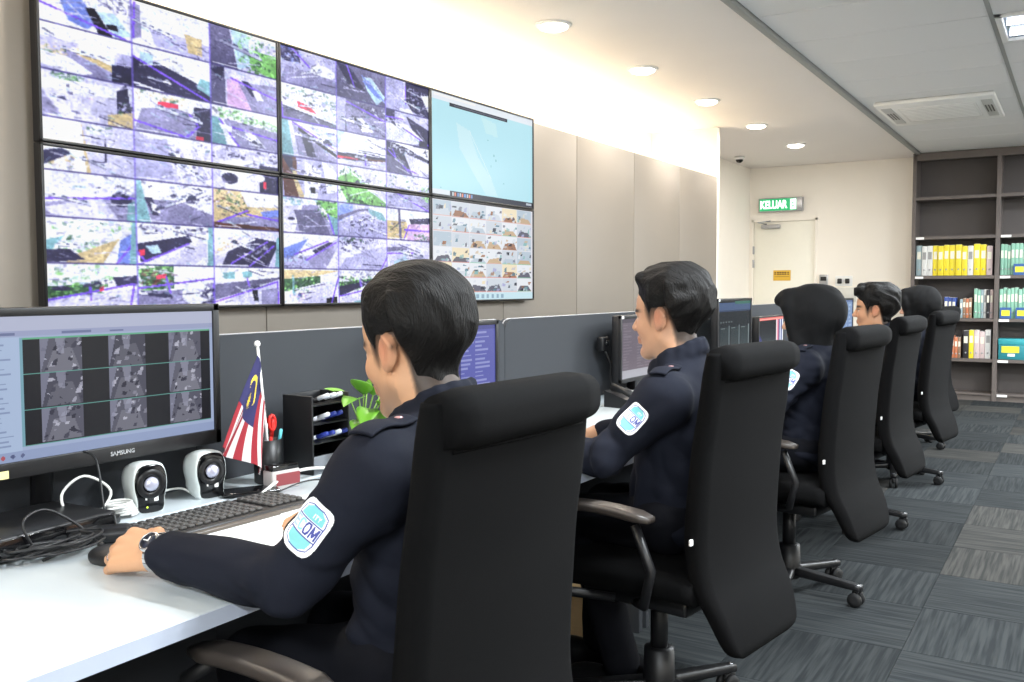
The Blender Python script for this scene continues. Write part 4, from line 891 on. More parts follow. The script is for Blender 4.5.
CH = [(-1.062, 1.293, -3, 'black high-back office chair of the first man, nearest the camera'), (-1.03, 2.50, -9, 'black high-back office chair of the second man, its whole curved back in view'),
      (-1.00, 3.80, -9, 'black high-back office chair of the nearer woman in a headscarf'), (-1.04, 5.13, -7, 'black high-back office chair of the man with tousled hair'),
      (-1.02, 6.42, -9, 'black high-back office chair of the farther woman in a headscarf'), (-1.17, 7.85, -14, 'empty black high-back office chair at the far end of the row')]
for i, (x, yv, a, lb) in enumerate(CH):
    o = cp if i == 0 else copy_tree(cp)
    o.location = (x, yv, 0); o.rotation_euler = (0, 0, PI + math.radians(a)); tag(o, lb, 'chair', GC)

# ================================================================== BOOKSHELF
BY, BX0, CW, BD = 11.355, -1.665, .865, .34
SZ = [.0, .455, .90, 1.37, 1.81, 2.25, 2.72]
bs = empty('bookshelf', (BX0, BY, 0), 0, 'dark taupe full-height bookshelf filling the far right corner', 'bookshelf')
for i in range(5): MB().bbox(i * CW - (0 if i == 0 else .022), i * CW + (.038 if i == 0 else .022), 0, BD, 0, 2.745, .002, 1).build('upright', M_SHELF, bs)
for i in range(4):
    for z in SZ: MB().bbox(i * CW + .02, (i + 1) * CW - .02, .004, BD - .012, max(z - .0, 0) + (.06 if z == 0 else 0) - (.0 if z == 0 else .03), z + (.08 if z == 0 else .006), .002, 1).build('shelf', M_SHELF, bs)
    MB().box(i * CW + .02, (i + 1) * CW - .02, BD - .012, BD, 0, 2.74).build('back_board', M_SHELFB, bs)
    MB().box(i * CW + .02, (i + 1) * CW - .02, .02, .03, 0, .06).build('plinth', M_SHELF, bs)
    MB().bbox(i * CW + .02, (i + 1) * CW - .02, .0, .02, 2.66, 2.745, .002, 1).build('cornice', M_SHELF, bs)
    for z in SZ[1:5] + [.08]:
        if i < 2 and z in (1.37, .08, .455, .90, 1.81): MB().bbox(i * CW + (.03 if i else .045), i * CW + .13, -.002, .003, z - .028, z - .002, .0005, 1).build('shelf_label', M_WHITE, bs)
CB = dict(y=(232, 212, 52), w=(216, 216, 214), g=(134, 182, 160), b=(52, 78, 150), k=(44, 42, 46), o=(196, 120, 84), t=(70, 150, 150), p=(206, 186, 184), s=(150, 170, 176), n=(150, 120, 96), d=(96, 140, 120))
WORD = dict(y='yellow', w='white', g='green', b='blue', k='black', o='orange', t='teal', p='pale pink', s='grey-blue', n='brown', d='dark green')
ONE = ['first', 'second', 'third', 'fourth', 'fifth', 'sixth', 'seventh', 'eighth', 'ninth', 'tenth', 'eleventh', 'twelfth', 'thirteenth', 'fourteenth', 'fifteenth']
def book_row(x, z, codes, h, w, where, d=.24, kind='binder', grp=None, lean=0.0):
    R = random.Random(int(x * 1000) + int(z * 100))
    for i, c in enumerate(codes):
        ww = w * R.uniform(.88, 1.1); hh = h * R.uniform(.95, 1.03)
        if c == ' ': x += ww * .5; continue
        o = empty(kind, (x + ww / 2, BY + .03 + R.uniform(0, .02), z), 0, '%s %s, %s from the left %s' % (WORD[c], kind, ONE[i], where), kind, grp or (kind + 's ' + where))
        m = mat('cover_' + WORD[c].replace(' ', '_'), CB[c], .5, var=.04)
        MB().bbox(-ww / 2 + .001, ww / 2 - .001, 0, d, 0, hh, .004, 2).build('cover', m, o)
        MB().box(-ww / 2 + .006, ww / 2 - .006, .004, d + .002, hh - .004, hh + .0012).build('pages', M_WHITE, o)
        lm = mat('spine_label_white', (232, 228, 210), .6) if c not in 'w' else mat('spine_label_grey', (150, 150, 150), .6)
        MB().box(-ww * .32, ww * .32, -.0012, .004, hh * .55, hh * .8).build('spine_label', lm, o)
        MB().lathe([(.010, 0), (.010, .002)], 10, T(0, .001, hh * .2) @ RX(PI / 2)).build('finger_ring', M_ALU, o)
        x += ww
xa, xb = BX0 + .045, BX0 + CW + .028
book_row(xa, SZ[3] + .007, 'swwyyyyyywyyp', .335, .0595, 'on the yellow binder shelf')
book_row(xa + .30, SZ[2] + .007, 'bbb', .225, .042, 'in the blue set behind the farther headscarf', .18, 'book')
book_row(xa + .46, SZ[2] + .007, 'snon', .215, .032, 'beside the blue books', .18, 'book')
book_row(xa + .60, SZ[2] + .007, 'ggswkp', .32, .031, 'at the right end of the fourth shelf', .22, 'file')
book_row(xa + .34, SZ[1] + .007, 'soon', .24, .034, 'on the fifth shelf by the far chair', .18, 'book')
book_row(xa + .50, SZ[1] + .007, 'kyppw', .31, .056, 'at the right end of the fifth shelf', .22, 'binder')
book_row(xb, SZ[3] + .007, 'gggggggggg', .33, .036, 'in the green files of the right bay, upper shelf', .24, 'file')
book_row(xb, SZ[2] + .007, 'gggggggggg', .33, .036, 'in the green files of the right bay, lower shelf', .24, 'file')
M_YLAB = mat('yellow_label', (226, 220, 60), .5); M_BLAB = mat('blue_label', (50, 90, 150), .5)
for k, (x, z) in enumerate(((xb + .13, SZ[3] + .09), (xb + .01, SZ[2] + .06), (xb + .16, SZ[2] + .06))):
    o = empty('shelf_card', (x, BY + .012, z - .083 if k == 0 else z - .053), 0, ['blue and yellow card before the upper green files', 'blue and yellow card at the left of the lower green files', 'blue and yellow card at the right of the lower green files'][k], 'card', 'blue and yellow shelf cards')
    MB().bbox(0, .11, 0, .004, 0, .12, .001, 1).build('card', M_BLAB, o); MB().box(.015, .095, -.0012, .0, .03, .09).build('panel', M_YLAB, o)
tb = empty('archive_box', (xb + .005, BY + .02, SZ[1] + .007), 0, 'teal archive box with a yellow label on the right bay', 'box')
MB().bbox(0, .40, 0, .26, 0, .20, .005).build('body', mat('teal_card', (44, 132, 142), .5), tb); MB().bbox(-.004, .404, -.004, .264, .16, .225, .005).build('lid', mat('teal_card_lid', (52, 156, 164), .5), tb)
MB().box(.03, .20, -.003, 0, .075, .145).build('label', M_YLAB, tb); MB().box(.09, .16, -.003, 0, .035, .065).build('label', M_WHITE, tb)
# ================================================================== PEOPLE
def np4(M): return np.array([[M[i][j] for j in range(4)] for i in range(4)])
def head_prims(Hm, s=1.0):
    R = np4(Hm)[:3, :3]
    pt = lambda p: tuple((Hm @ Vector([a * s for a in p])))
    e = lambda c, r, **k: ('e', pt(c), tuple(a * s for a in r), R.tolist(), k)
    c = lambda a, b, r0, r1, **k: ('c', pt(a), pt(b), r0 * s, r1 * s, k)
    P = [e((-.012, 0, .035), (.098, .076, .085), k=.02), e((.030, 0, -.032), (.060, .058, .082), k=.03), e((.044, 0, .042), (.046, .060, .050), k=.02),
         c((.0, .046, -.062), (.062, .012, -.104), .023, .019, k=.02), c((.0, -.046, -.062), (.062, -.012, -.104), .023, .019, k=.02), e((.072, 0, -.104), (.018, .020, .016), k=.015),
         c((.080, .030, .014), (.080, -.030, .014), .011, .011, k=.012), c((.086, 0, .008), (.107, 0, -.030), .008, .0115, k=.008), e((.098, .011, -.034), (.010, .008, .008), k=.006), e((.098, -.011, -.034), (.010, .008, .008), k=.006),
         e((.060, .036, -.030), (.022, .020, .022), k=.02), e((.060, -.036, -.030), (.022, .020, .022), k=.02),
         e((.098, .031, -.004), (.015, .015, .010), op='-', k=.010), e((.098, -.031, -.004), (.015, .015, .010), op='-', k=.010), e((.074, .031, -.004), (.0115, .0125, .0115), k=.003), e((.074, -.031, -.004), (.0115, .0125, .0115), k=.003),
         c((.088, -.017, -.061), (.088, .017, -.061), .0065, .0065, k=.005), c((.086, -.015, -.073), (.086, .015, -.073), .007, .007, k=.005)]
    for q in (1, -1):
        P += [e((-.012, q * .079, -.004), (.021, .0105, .032), k=.006), e((-.004, q * .090, -.004), (.010, .007, .019), op='-', k=.005), e((-.004, q * .077, -.030), (.010, .007, .012), k=.006), c((-.012, q * .088, .022), (-.029, q * .090, .002), .0045, .0045, k=.004), c((-.029, q * .090, .002), (-.016, q * .084, -.028), .0045, .0045, k=.004)]
    return P
def hand_prims(w, d, n, s, curl=(25, 35, 25), thumb=.6, sc=1.0):
    """w wrist, d finger direction, n back-of-hand normal, s towards the thumb"""
    w, d, n, s = [Vector(a) for a in (w, d, n, s)]; d.normalize(); n = (n - d * n.dot(d)).normalized(); s = (s - d * s.dot(d) - n * s.dot(n)).normalized()
    P = [('c', tuple(w - d * .05), tuple(w + d * .005), .026 * sc, .025 * sc, {'k': .012})]; info = []
    for off, kl, L_, r in ((.031, .092, (.040, .025, .020), .0092), (.010, .097, (.045, .028, .021), .0095), (-.011, .092, (.041, .026, .020), .0090), (-.031, .082, (.032, .020, .018), .0080)):
        kn = w + d * kl * sc + s * off * sc + n * (.004 - abs(off) * .15)
        P.append(('c', tuple(w + s * off * .55 + d * .008), tuple(kn), .0165 * sc, .0125 * sc, {'k': .010}))
        a = 0; p = kn; j = [p.copy()]
        for q, l in enumerate(L_):
            a += math.radians(curl[q]); dd = d * math.cos(a) - n * math.sin(a) + s * off * .9; dd.normalize(); p2 = p + dd * l * sc
            P.append(('c', tuple(p), tuple(p2), (r + .0008 - .0006 * q) * sc, (r + .0002 - .0008 * q) * sc, {'k': .003})); p = p2; j.append(p.copy())
        info.append(j)
    t0 = w + d * .03 + s * .026 - n * .006; t1 = t0 + (d * .8 + s * thumb - n * .25).normalized() * .042; t2 = t1 + (d * .95 + s * .2 * thumb - n * .3).normalized() * .03; t3 = t2 + (d - n * .35).normalized() * .024
    P += [('c', tuple(w + s * .012), tuple(t0), .017, .0165, {'k': .012}), ('c', tuple(t0), tuple(t1), .0155, .0115, {'k': .010}), ('c', tuple(t1), tuple(t2), .0112, .0102, {'k': .004}), ('c', tuple(t2), tuple(t3), .0102, .0082, {'k': .004})]
    return P, info
def paint_head(co, Hm, base, hairline, s, beard=0.0):
    Hi = np4(Hm.inverted()); L = (co @ Hi[:3, :3].T + Hi[:3, 3]) / s; x, y, z = L.T; C = np.tile(np.array(base, float), (len(co), 1))
    def mix(m, c): C[:] = C * (1 - m[:, None]) + np.array(c) * m[:, None]
    g = lambda cx, cz, rx, rz: np.exp(-(((x - cx) / rx) ** 2 + ((z - cz) / rz) ** 2))
    ys = np.abs(y); front = x > .05
    mix(.35 * np.exp(-(((x + .005) / .03) ** 2 + ((ys - .088) / .02) ** 2 + (z / .035) ** 2)), (188, 96, 76))
    mix(.30 * np.exp(-(((x - .07) / .03) ** 2 + ((ys - .035) / .02) ** 2 + ((z + .035) / .025) ** 2)), (206, 120, 92))
    mix(.65 * front * np.exp(-((ys / .022) ** 4 + ((z + .067) / .010) ** 4)) * (x > .082), (150, 78, 70))
    mix(.9 * front * np.exp(-(((ys - .033) / .021) ** 4 + ((z - .019) / .0055) ** 4)), (34, 26, 22))
    mix(.9 * (x > .072) * np.exp(-(((ys - .031) / .012) ** 4 + ((z + .004) / .0055) ** 4)), (228, 222, 214)); mix(.95 * (x > .074) * np.exp(-(((ys - .031) / .0055) ** 4 + ((z + .004) / .0058) ** 4)), (24, 18, 16)); mix(.8 * (x > .07) * np.exp(-(((ys - .031) / .014) ** 4 + ((z - .003) / .002) ** 2)), (30, 22, 20))
    if hairline is not None:                                                    # clipped sides and nape
        zl = hairline(x); f = np.clip((z - (zl - .04)) / .04, 0, 1) ** .9 * (x < .045) * (z > -.115); ear = np.exp(-(((x + .010) / .024) ** 4 + ((z + .004) / .036) ** 4)) * (ys > .079); mix(.86 * f * (1 - ear) * np.clip((.052 - x) / .02, 0, 1), (34, 25, 19))
    if beard: mix(beard * np.exp(-(((z + .095) / .035) ** 4)) * (x > -.01) * (x < .1), (120, 96, 80))
    return C
def make_hair(kind, seed):
    wv = waves(seed, 130, 8); wv2 = waves(seed + 5, 55, 6)
    HL = {'short': ((-.13, -.075, -.048, -.030, .020, .030, .046, .062, .085, .13), (-.088, -.088, -.076, .030, .030, .000, .020, .058, .082, .09)), 'crop': ((-.13, -.075, -.050, -.030, .020, .028, .046, .062, .085, .13), (-.070, -.068, -.060, .030, .028, .008, .040, .060, .080, .088)), 'full': ((-.13, -.075, -.05, -.030, .020, .030, .044, .06, .09, .13), (-.085, -.085, -.075, .028, .022, -.008, .020, .046, .070, .08))}[kind]
    hl = lambda x: np.interp(x, *HL)
    tm, tb = {'short': (.017, .004), 'crop': (.020, .005), 'full': (.024, .009)}[kind]
    lumps = {'short': [((-.02, 0, .115), (.045, .0, .112), .022, .016)], 'crop': [((-.02, 0, .110), (.045, 0, .118), .030, .022), ((.055, -.04, .108), (.060, .04, .112), .016, .018)],
             'full': [((-.03, 0, .115), (.05, 0, .118), .034, .030), ((.075, -.045, .092), (.098, .035, .098), .018, .021), ((.02, -.05, .115), (.07, .03, .125), .022, .020), ((-.09, -.03, .05), (-.09, .03, .05), .034, .034)]}[kind]
    P = [('e', (-.012, 0, .035), (.098, .076, .085), {'k': .02}), ('e', (.030, 0, -.032), (.060, .058, .082), {'k': .03}), ('e', (.044, 0, .042), (.046, .060, .050), {'k': .02}), ('c', (-.018, 0, -.05), (-.030, 0, -.11), .054, .055, {'k': .025}), ('e', (-.02, 0, .06), (.10, .08, .08), {'k': .02})]
    ss = lambda v: np.clip(v, 0, 1) ** 2 * (3 - 2 * np.clip(v, 0, 1))
    def post(V, X, Y, Z):
        h = Z - hl(X) - .004 * np.sin(Y * 150 + X * 60)
        th = -.010 + .010 * ss((h + .004) / .008) + tb * ss(h / .03) + (tm - tb) * ss((h - .01) / .09)
        n = amp * 1.5 * wv(X * .6 + 0 * Y, Y * 2.4 + 0 * Z, Z * .7) * ss(h / .04) + amp * wv2(X, Y, Z) * ss(h / .05)
        V = V - th - n
        for a, b, r0, r1 in lumps:
            a, b = np.array(a), np.array(b); d = b - a; t = np.clip(((X - a[0]) * d[0] + (Y - a[1]) * d[1] + (Z - a[2]) * d[2]) / (d @ d), 0, 1)
            D = np.sqrt((X - a[0] - t * d[0]) ** 2 + ((Y - a[1] - t * d[1]) * .62) ** 2 + (Z - a[2] - t * d[2]) ** 2) - (r0 + (r1 - r0) * t) - n
            hh = np.clip(.5 + .5 * (V - D) / .02, 0, 1); V = V * (1 - hh) + D * hh - .02 * hh * (1 - hh)
        return V
    amp = {'short': .0026, 'crop': .0042, 'full': .0060}[kind]
    co, F = sdf_mesh(P, .003, post=post)
    return np_mesh('hair', co, F), hl
LET = {'E': [((0, 0), (0, 1)), ((0, 0), (.8, 0)), ((0, .5), (.7, .5)), ((0, 1), (.8, 1))], 'O': [((.2, 0), (.7, 0)), ((.7, 0), (.9, .3)), ((.9, .3), (.9, .7)), ((.9, .7), (.7, 1)), ((.7, 1), (.2, 1)), ((.2, 1), (0, .7)), ((0, .7), (0, .3)), ((0, .3), (.2, 0))],
       'C': [((.8, .1), (.6, 0)), ((.6, 0), (.2, 0)), ((.2, 0), (0, .3)), ((0, .3), (0, .7)), ((0, .7), (.2, 1)), ((.2, 1), (.6, 1)), ((.6, 1), (.8, .9))], 'M': [((0, 1), (0, 0)), ((0, 0), (.45, .8)), ((.45, .8), (.9, 0)), ((.9, 0), (.9, 1))],
       'I': [((.4, 0), (.4, 1))], 'T': [((0, 0), (.8, 0)), ((.4, 0), (.4, 1))], 'Y': [((0, 0), (.4, .5)), ((.8, 0), (.4, .5)), ((.4, .5), (.4, 1))]}
def patch_pic():
    P = Pic(72, 84, (246, 247, 250)); bl = (66, 74, 150)
    P.poly([(.08, .30), (.14, .14), (.32, .07), (.68, .07), (.86, .14), (.92, .30), (.92, .70), (.86, .86), (.68, .93), (.32, .93), (.14, .86), (.08, .70)], bl); P.poly([(.105, .31), (.16, .155), (.33, .09), (.67, .09), (.84, .155), (.895, .31), (.895, .69), (.84, .845), (.67, .91), (.33, .91), (.16, .845), (.105, .69)], (236, 238, 246))
    for x0, y0, x1, y1 in ((0, .34, 1, .365), (0, .64, 1, .665)): P.rect(.09, y0, .91, y1, bl)
    P.poly([(.16, .33), (.2, .18), (.35, .10), (.65, .10), (.8, .18), (.84, .33)], (120, 200, 204)); P.poly([(.16, .67), (.84, .67), (.8, .82), (.65, .90), (.35, .90), (.2, .82)], (130, 206, 208))
    for ch, x, c in (('E', .10, (170, 196, 214)), ('C', .29, (140, 210, 214)), ('O', .48, (58, 68, 150)), ('M', .70, (58, 68, 150))):
        for a, b in LET[ch]: P.line((x + a[0] * .17, .40 + a[1] * .20), (x + b[0] * .17, .40 + b[1] * .20), .022, c)
    for ch, x in (('I', .50), ('T', .57), ('Y', .66)):
        for a, b in LET[ch]: P.line((x + a[0] * .07, .20 + a[1] * .08), (x + b[0] * .07, .20 + b[1] * .08), .010, (240, 250, 250))
    return P.a
PATCH = patch_pic()
def drape(canvas, bvh, C, right, upv, out, w, h, off=.002, test=None):
    C, right, upv, out = [Vector(a) for a in (C, right, upv, out)]; out.normalize(); upv = (upv - out * upv.dot(out)).normalized(); right = (right - out * right.dot(out) - upv * right.dot(upv)).normalized()
    def bend(co):
        o = np.zeros_like(co)
        for i, p in enumerate(co):
            q = C + right * float(p[1]) + upv * float(p[2]) + out * .12
            hit = bvh.ray_cast(q, -out, .30); o[i] = (hit[0] + out * off) if hit[0] is not None else (q - out * .12)
        return o
    me = pic_mesh('sleeve_patch', canvas, w, h, bend)
    H_, W_ = canvas.shape[:2]
    if test:
        bm = bmesh.new(); bm.from_mesh(me); bm.faces.ensure_lookup_table()
        kill = [bm.faces[r * W_ + c] for r in range(H_) for c in range(W_) if not test((c + .5) / W_ - .5, .5 - (r + .5) / H_)]
        bmesh.ops.delete(bm, geom=kill, context='FACES'); bm.to_mesh(me); bm.free()
    me.polygons.foreach_set('use_smooth', [True] * len(me.polygons)); return me
def person(label, x0, y0, rz, head, Lw, Rw, Lel, Rel, skin, hair=None, vox=.005, sw=.185, hs=1.0, seed=1, feet=((.44, .12), (.44, -.12)), detail=True, patch=None, slim=1.0, beard=0.0, hand_up=(0, 0, 1), shz=.950, curl=(25, 35, 25), tx=.105, cuffb=.025, hsc=1.0):
    root = empty('person', (x0, y0, 0), PI + math.radians(rz), label, 'person', 'seated operators in navy uniforms')
    hp, yaw, pitch, roll_ = head; Hm = T(*hp) @ RZ(math.radians(yaw)) @ RY(math.radians(pitch)) @ RX(math.radians(roll_))
    sx = tx - .015; S = {1: Vector((sx, sw, shz)), -1: Vector((sx, -sw, shz))}; El = {1: Vector(Lel), -1: Vector(Rel)}; Wr = {1: Vector(Lw), -1: Vector(Rw)}
    nb_ = Hm @ Vector((-.036, 0, -.135 if hair else -.16)); nt = Hm @ Vector((-.018, 0, -.05))
    B = head_prims(Hm, hs) + [('c', tuple(nt), tuple(nb_), .058 * hs, .064, {'k': .025}), ('c', tuple(nb_), (tx + .01, 0, .86), .050, .070, {'k': .03}), ('c', (tx + .01, 0, .86), (tx, 0, .62), .07, .08, {'k': .05})]
    info = None
    for q in (1, -1):
        B += [('c', (tx, 0, .92), tuple(S[q]), .04, .035, {'k': .03}), ('c', tuple(S[q]), tuple(El[q]), .038, .032, {'k': .02}), ('c', tuple(El[q]), tuple(Wr[q]), .032, .025, {'k': .02})]
        dv = (Wr[q] - El[q]); dv.z = 0; dv = dv.normalized() + Vector((0, 0, -.08))
        hpz, inf = hand_prims(Wr[q], dv, hand_up if q == 1 else (0, 0, 1), (0, -q, 0), curl if q == 1 else (25, 35, 25), .6, hsc); B += hpz
        if q == 1: info = inf
    co, F = sdf_mesh(B, vox, .015)
    hm, hl = (make_hair(hair, seed) if hair else (None, None))
    C = paint_head(co, Hm, skin, hl, hs, beard)
    body = link('body', np_mesh('body', co, F, C), M_SKIN, root)
    if hm: ho = link('hair', hm, M_HAIR, body); ho.matrix_local = Hm @ Matrix.Scale(hs, 4)
    # shirt
    w1, w2 = waves(seed * 3 + 1, 42, 7), waves(seed * 3 + 2, 85, 7)
    SH = [('e', (tx, 0, .86), (.130 * slim, .182 * slim, .17), {'k': .05}), ('e', (tx + .005, 0, .69), (.135 * slim, .172 * slim, .19), {'k': .06}), ('e', (tx, 0, .590), (.140 * slim, .182 * slim, .09), {'k': .05}), ('c', (sx, -sw + .03, shz), (sx, sw - .03, shz), .064, .064, {'k': .05})]
    SH += [('c', tuple(nb_ + Vector((-.004, 0, -.004))), (tx, 0, .88), .074, .115, {'k': .04})]
    for q in (1, -1):
        n0 = (Wr[q] - El[q]).normalized(); cuff = Wr[q] - n0 * cuffb
        SH += [('c', (sx, q * .105, shz + .022), tuple(nb_ + Vector((-.01, q * .030, -.01))), .044, .032, {'k': .05}), ('e', tuple(S[q] + Vector((0, q * .0, .0))), (.072, .064, .070), {'k': .04}), ('c', tuple(S[q]), tuple(El[q]), .070 * slim, .058 * slim, {'k': .035}), ('c', tuple(El[q]), tuple(cuff), .059 * slim, .043, {'k': .02}), ('c', tuple(cuff - n0 * .055), tuple(cuff), .0455, .0445, {'k': .004})]
    if hair:                                                                      # stand collar round the neck
        for i in range(16):
            a0, a1 = i * 2 * PI / 16, (i + 1) * 2 * PI / 16
            cp_ = lambda a: tuple(nb_ + Vector((.010 + .070 * math.cos(a), .068 * math.sin(a),   .030 - .038 * math.cos(a))))
            SH += [('c', cp_(a0), cp_(a1), .011, .011, {'k': .012}), ('c', tuple(Vector(cp_(a0)) + Vector((0, 0, -.022))), tuple(Vector(cp_(a1)) + Vector((0, 0, -.022))), .015, .015, {'k': .015})]
    els = [np.array(El[q]) for q in (1, -1)]
    def pert(x, y, z):
        fold = 0
        for e_ in els: fold = fold + np.exp(-((x - e_[0]) ** 2 + (y - e_[1]) ** 2 + (z - e_[2]) ** 2) / .10 ** 2)
        waist = np.exp(-((z - .66) / .12) ** 2)
        a = .0030 + .0065 * np.clip(fold, 0, 1) + .004 * waist
        return a * (1 - 2 * np.abs(w1(x, y, z * 1.5))) * 1.3 + a * .5 * w2(x, y, z)
    co, F = sdf_mesh(SH, max(vox, .006) if detail else .009, .03, pert)
    sm = np_mesh('shirt', co, F); sh = link('shirt', sm, M_NAVY, root)
    bvh = BVHTree.FromPolygons([Vector(v) for v in co.tolist()], F.tolist())
    if patch:
        f_, w, h = patch; c, up_, out = S[1].lerp(El[1], f_), S[1] - El[1], (-.05, 1, .28)
        link('sleeve_patch', drape(PATCH, bvh, c, (-1, 0, 0), up_, out, w, h, .0025, lambda u, v: abs(u / .5) ** 5 + abs(v / .5) ** 4 < 1), mat('embroidered_patch', (255, 255, 255), .6, var=.03, scale=300, attr='pic'), sh)['label'] = 'embroidered white and teal sleeve patch'
    if detail:
        for q in (1, -1):
            cv_ = np.zeros((10, 26, 3)) + (30, 33, 48)
            ep = drape(cv_, bvh, (sx, q * (.10 + sw) / 2 + q * .012, shz + .05), (0, q, -.25), (1, 0, 0), (0, q * .30, 1), .115, .046, .005)
            eo = link('epaulette', ep, M_NAVY, sh); md = eo.modifiers.new('thick', 'SOLIDIFY'); md.thickness = .005
            hit = bvh.ray_cast(Vector((sx, q * .125, 1.3)), Vector((0, 0, -1)))
            if hit[0] is not None: MB().lathe([(.007, 0), (.0075, .002), (.004, .0035)], 14, T(hit[0] + Vector((0, 0, .008)))).build('button', mat('silver_red_button', (196, 150, 150), .3, .4), eo)
    # trousers and shoes
    TR = [('e', (tx, 0, .61), (.135 * slim, .18 * slim, .10), {'k': .05})]
    for q, (fx, fy) in zip((1, -1), feet):
        kn = (.44, fy * .9 + q * .01, .545); TR += [('c', (tx + .02, q * .085, .590), kn, .088 * slim, .068, {'k': .04}), ('c', kn, (fx - .03, fy, .10), .066, .058, {'k': .02})]
    w3 = waves(seed + 50, 50, 6); co, F = sdf_mesh(TR, .010, .03, lambda x, y, z: .004 * w3(x, y, z))
    link('trousers', np_mesh('trousers', co, F), M_NAVYD, root)
    for fx, fy in feet:
        co, F = sdf_mesh([('e', (fx + .06, fy, .038), (.10, .045, .042)), ('e', (fx - .03, fy, .055), (.055, .04, .055)), ('c', (fx - .05, fy, .012), (fx + .14, fy, .012), .032, .036)], .006, .02, post=lambda V, X, Y, Z: np.maximum(V, -Z + .002 + 0 * X))
        link('shoe', np_mesh('shoe', co, F), mat('black_shoe_leather', (20, 20, 21), .35), root)
    return dict(root=root, body=body, shirt=sh, Hm=Hm, Wr=Wr, El=El, info=info, bvh=bvh)
def headscarf(p, seed, s=1.0):
    w1, w2 = waves(seed, 38, 6), waves(seed + 1, 80, 6)
    P = [('e', (-.020, 0, .030), (.122, .098, .112), {'k': .03}), ('e', (-.080, 0, .020), (.070, .078, .085), {'k': .05}), ('c', (.060, -.035, .090), (.060, .035, .090), .040, .040, {'k': .03}), ('e', (.092, 0, .082), (.036, .056, .030), {'k': .03}),
         ('c', (.06, .070, .05), (.045, .055, -.10), .022, .030, {'k': .03}), ('c', (.06, -.070, .05), (.045, -.055, -.10), .022, .030, {'k': .03}),
         ('c', (-.02, 0, -.05), (-.030, 0, -.17), .078, .064, {'k': .04}), ('c', (.045, 0, -.135), (.01, 0, -.17), .050, .062, {'k': .03}), ('e', (.130, 0, -.024), (.090, .056, .088), {'op': '-', 'k': .012})]
    co, F = sdf_mesh(P, .005, .02, lambda x, y, z: .0035 * (1 - 2 * np.abs(w1(x * 1.4, y, z))) + .001 * w2(x, y, z))
    o = link('headscarf', np_mesh('headscarf', co, F), M_HIJAB, p['body']); o.matrix_local = p['Hm'] @ Matrix.Scale(s, 4)

p1 = person('man in navy uniform with wristwatch, nearest the camera, hand on the white desk', -.865, 1.325, 0, ((.170, -.02, 1.143), -5, 9, 0), (.485, .292, .795), (.43, -.16, .785), (.19, .285, .790), (.20, -.27, .80), (206, 158, 122), 'short', .0042, seed=1, patch=(.50, .066, .084), beard=.35, hand_up=(-.05, .80, 1), curl=(28, 55, 40), cuffb=.032, hsc=1.08)
# wristwatch and ring
W_, E_ = p1['Wr'][1], p1['El'][1]; ax = (W_ - E_).normalized(); c0 = W_ - ax * .004
t_up = Vector((-.05, .95, 1)); t_up = (t_up - ax * t_up.dot(ax)).normalized(); t_s = ax.cross(t_up)
fr_ = Matrix(((t_s.x, ax.x, t_up.x, c0.x), (t_s.y, ax.y, t_up.y, c0.y), (t_s.z, ax.z, t_up.z, c0.z), (0, 0, 0, 1)))
wt = empty('wristwatch', (0, 0, 0), 0, 'steel wristwatch with a dark dial on the first man\'s left wrist', 'watch'); wt.matrix_world = p1['root'].matrix_basis @ fr_
wb = MB()
for k in range(26):
    a = k * 2 * PI / 26; wb.bbox(-.0045, .0045, -.008, .008, -.0016, .0016, .001, 1, T(.0335 * math.sin(a), 0, .0315 * math.cos(a)) @ RY(a))
wbo = wb.build('bracelet', M_CHROME, wt); wbo['kind'] = 'stuff'
MB().lathe([(.019, .030), (.0195, .036), (.017, .0395), (.0155, .0395), (.0155, .038)], 28).build('case', M_CHROME, wt)
MB().lathe([(.0155, .037), (.0155, .0388), (.002, .039)], 28).build('dial', mat('dark_dial', (38, 42, 56), .2), wt)
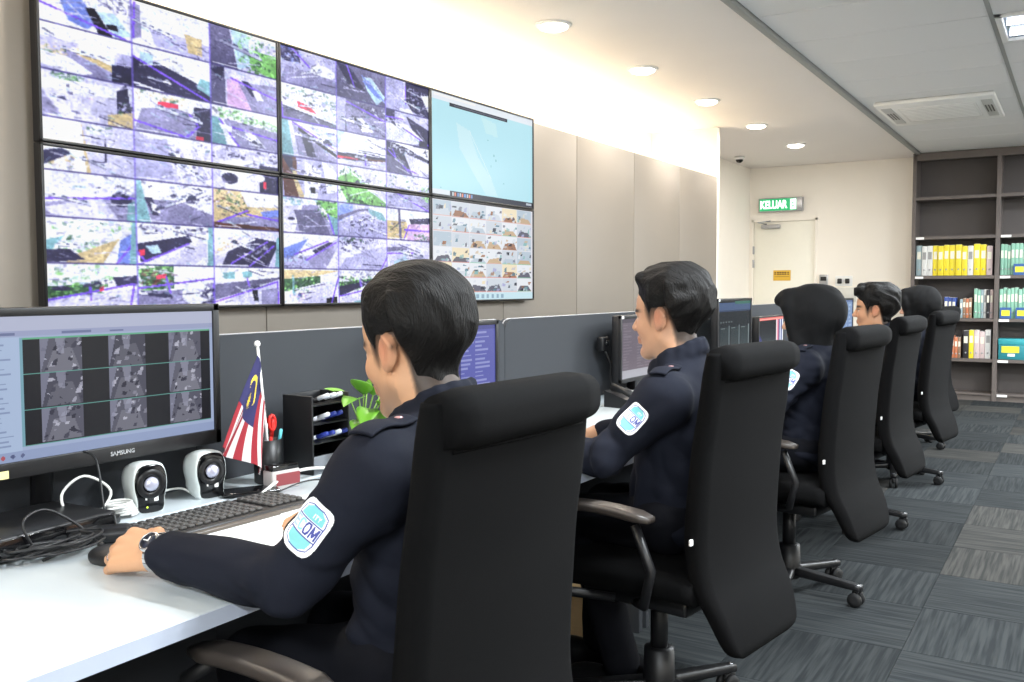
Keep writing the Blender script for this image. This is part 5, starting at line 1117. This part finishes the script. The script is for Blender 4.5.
MB().box(-.0008, .0008, -.001, .011, .039, .0396).box(-.001, .008, -.0008, .0008, .039, .0396).build('hands', M_WHITE, wt)
j = p1['info'][2]; a, b = j[0], j[1]; m_ = a.lerp(b, .55); d_ = (b - a).normalized()
q_ = d_.to_track_quat('Z', 'Y').to_matrix().to_4x4()
rg = MB().tube([(.0102 * math.cos(k * PI / 10), .0102 * math.sin(k * PI / 10), 0) for k in range(20)], .0018, 8, closed=True).build('finger_ring', mat('dark_silver', (150, 140, 140), .25, 1.0)); rg.matrix_world = p1['root'].matrix_basis @ T(m_) @ q_
tag(rg, 'silver ring on the first man\'s ring finger', 'ring')
p2 = person('man in navy uniform with short spiky hair, second in the row, seen in profile', -.865, 2.515, 0, ((.150, -.005, 1.168), -4, 2, 0), (.50, .22, .787), (.45, -.15, .785), (.225, .26, .79), (.20, -.25, .80), (208, 160, 128), 'crop', .005, seed=2, patch=(.38, .062, .082), feet=((.34, -.04), (.50, -.21)))
p3 = person('woman in black headscarf and navy uniform, nearer of the two, third in the row', -.835, 3.86, 0, ((.115, 0, 1.125), 0, 6, 0), (.45, .18, .787), (.45, -.15, .785), (.17, .25, .80), (.20, -.24, .80), (214, 168, 140), None, .006, seed=3, hs=.95, slim=.94, shz=.935, sw=.172, tx=.11, patch=(.40, .060, .080))
headscarf(p3, 31)
p4 = person('young man with tousled black hair and navy uniform, fourth in the row', -.84, 5.30, 0, ((.115, 0, 1.128), 6, 0, 0), (.45, .18, .787), (.45, -.15, .785), (.17, .25, .80), (.20, -.24, .80), (196, 146, 112), 'full', .006, seed=4, hs=.97, slim=.95, shz=.935, sw=.172, tx=.135, detail=False)
p5 = person('woman in black headscarf, fifth in the row beside the bookshelf', -.84, 6.60, 0, ((.085, 0, 1.120), 0, 6, 0), (.45, .18, .787), (.45, -.15, .785), (.17, .25, .80), (.20, -.24, .80), (216, 170, 146), None, .006, seed=5, hs=.95, slim=.94, shz=.935, sw=.172, tx=.125, detail=False)
headscarf(p5, 57)
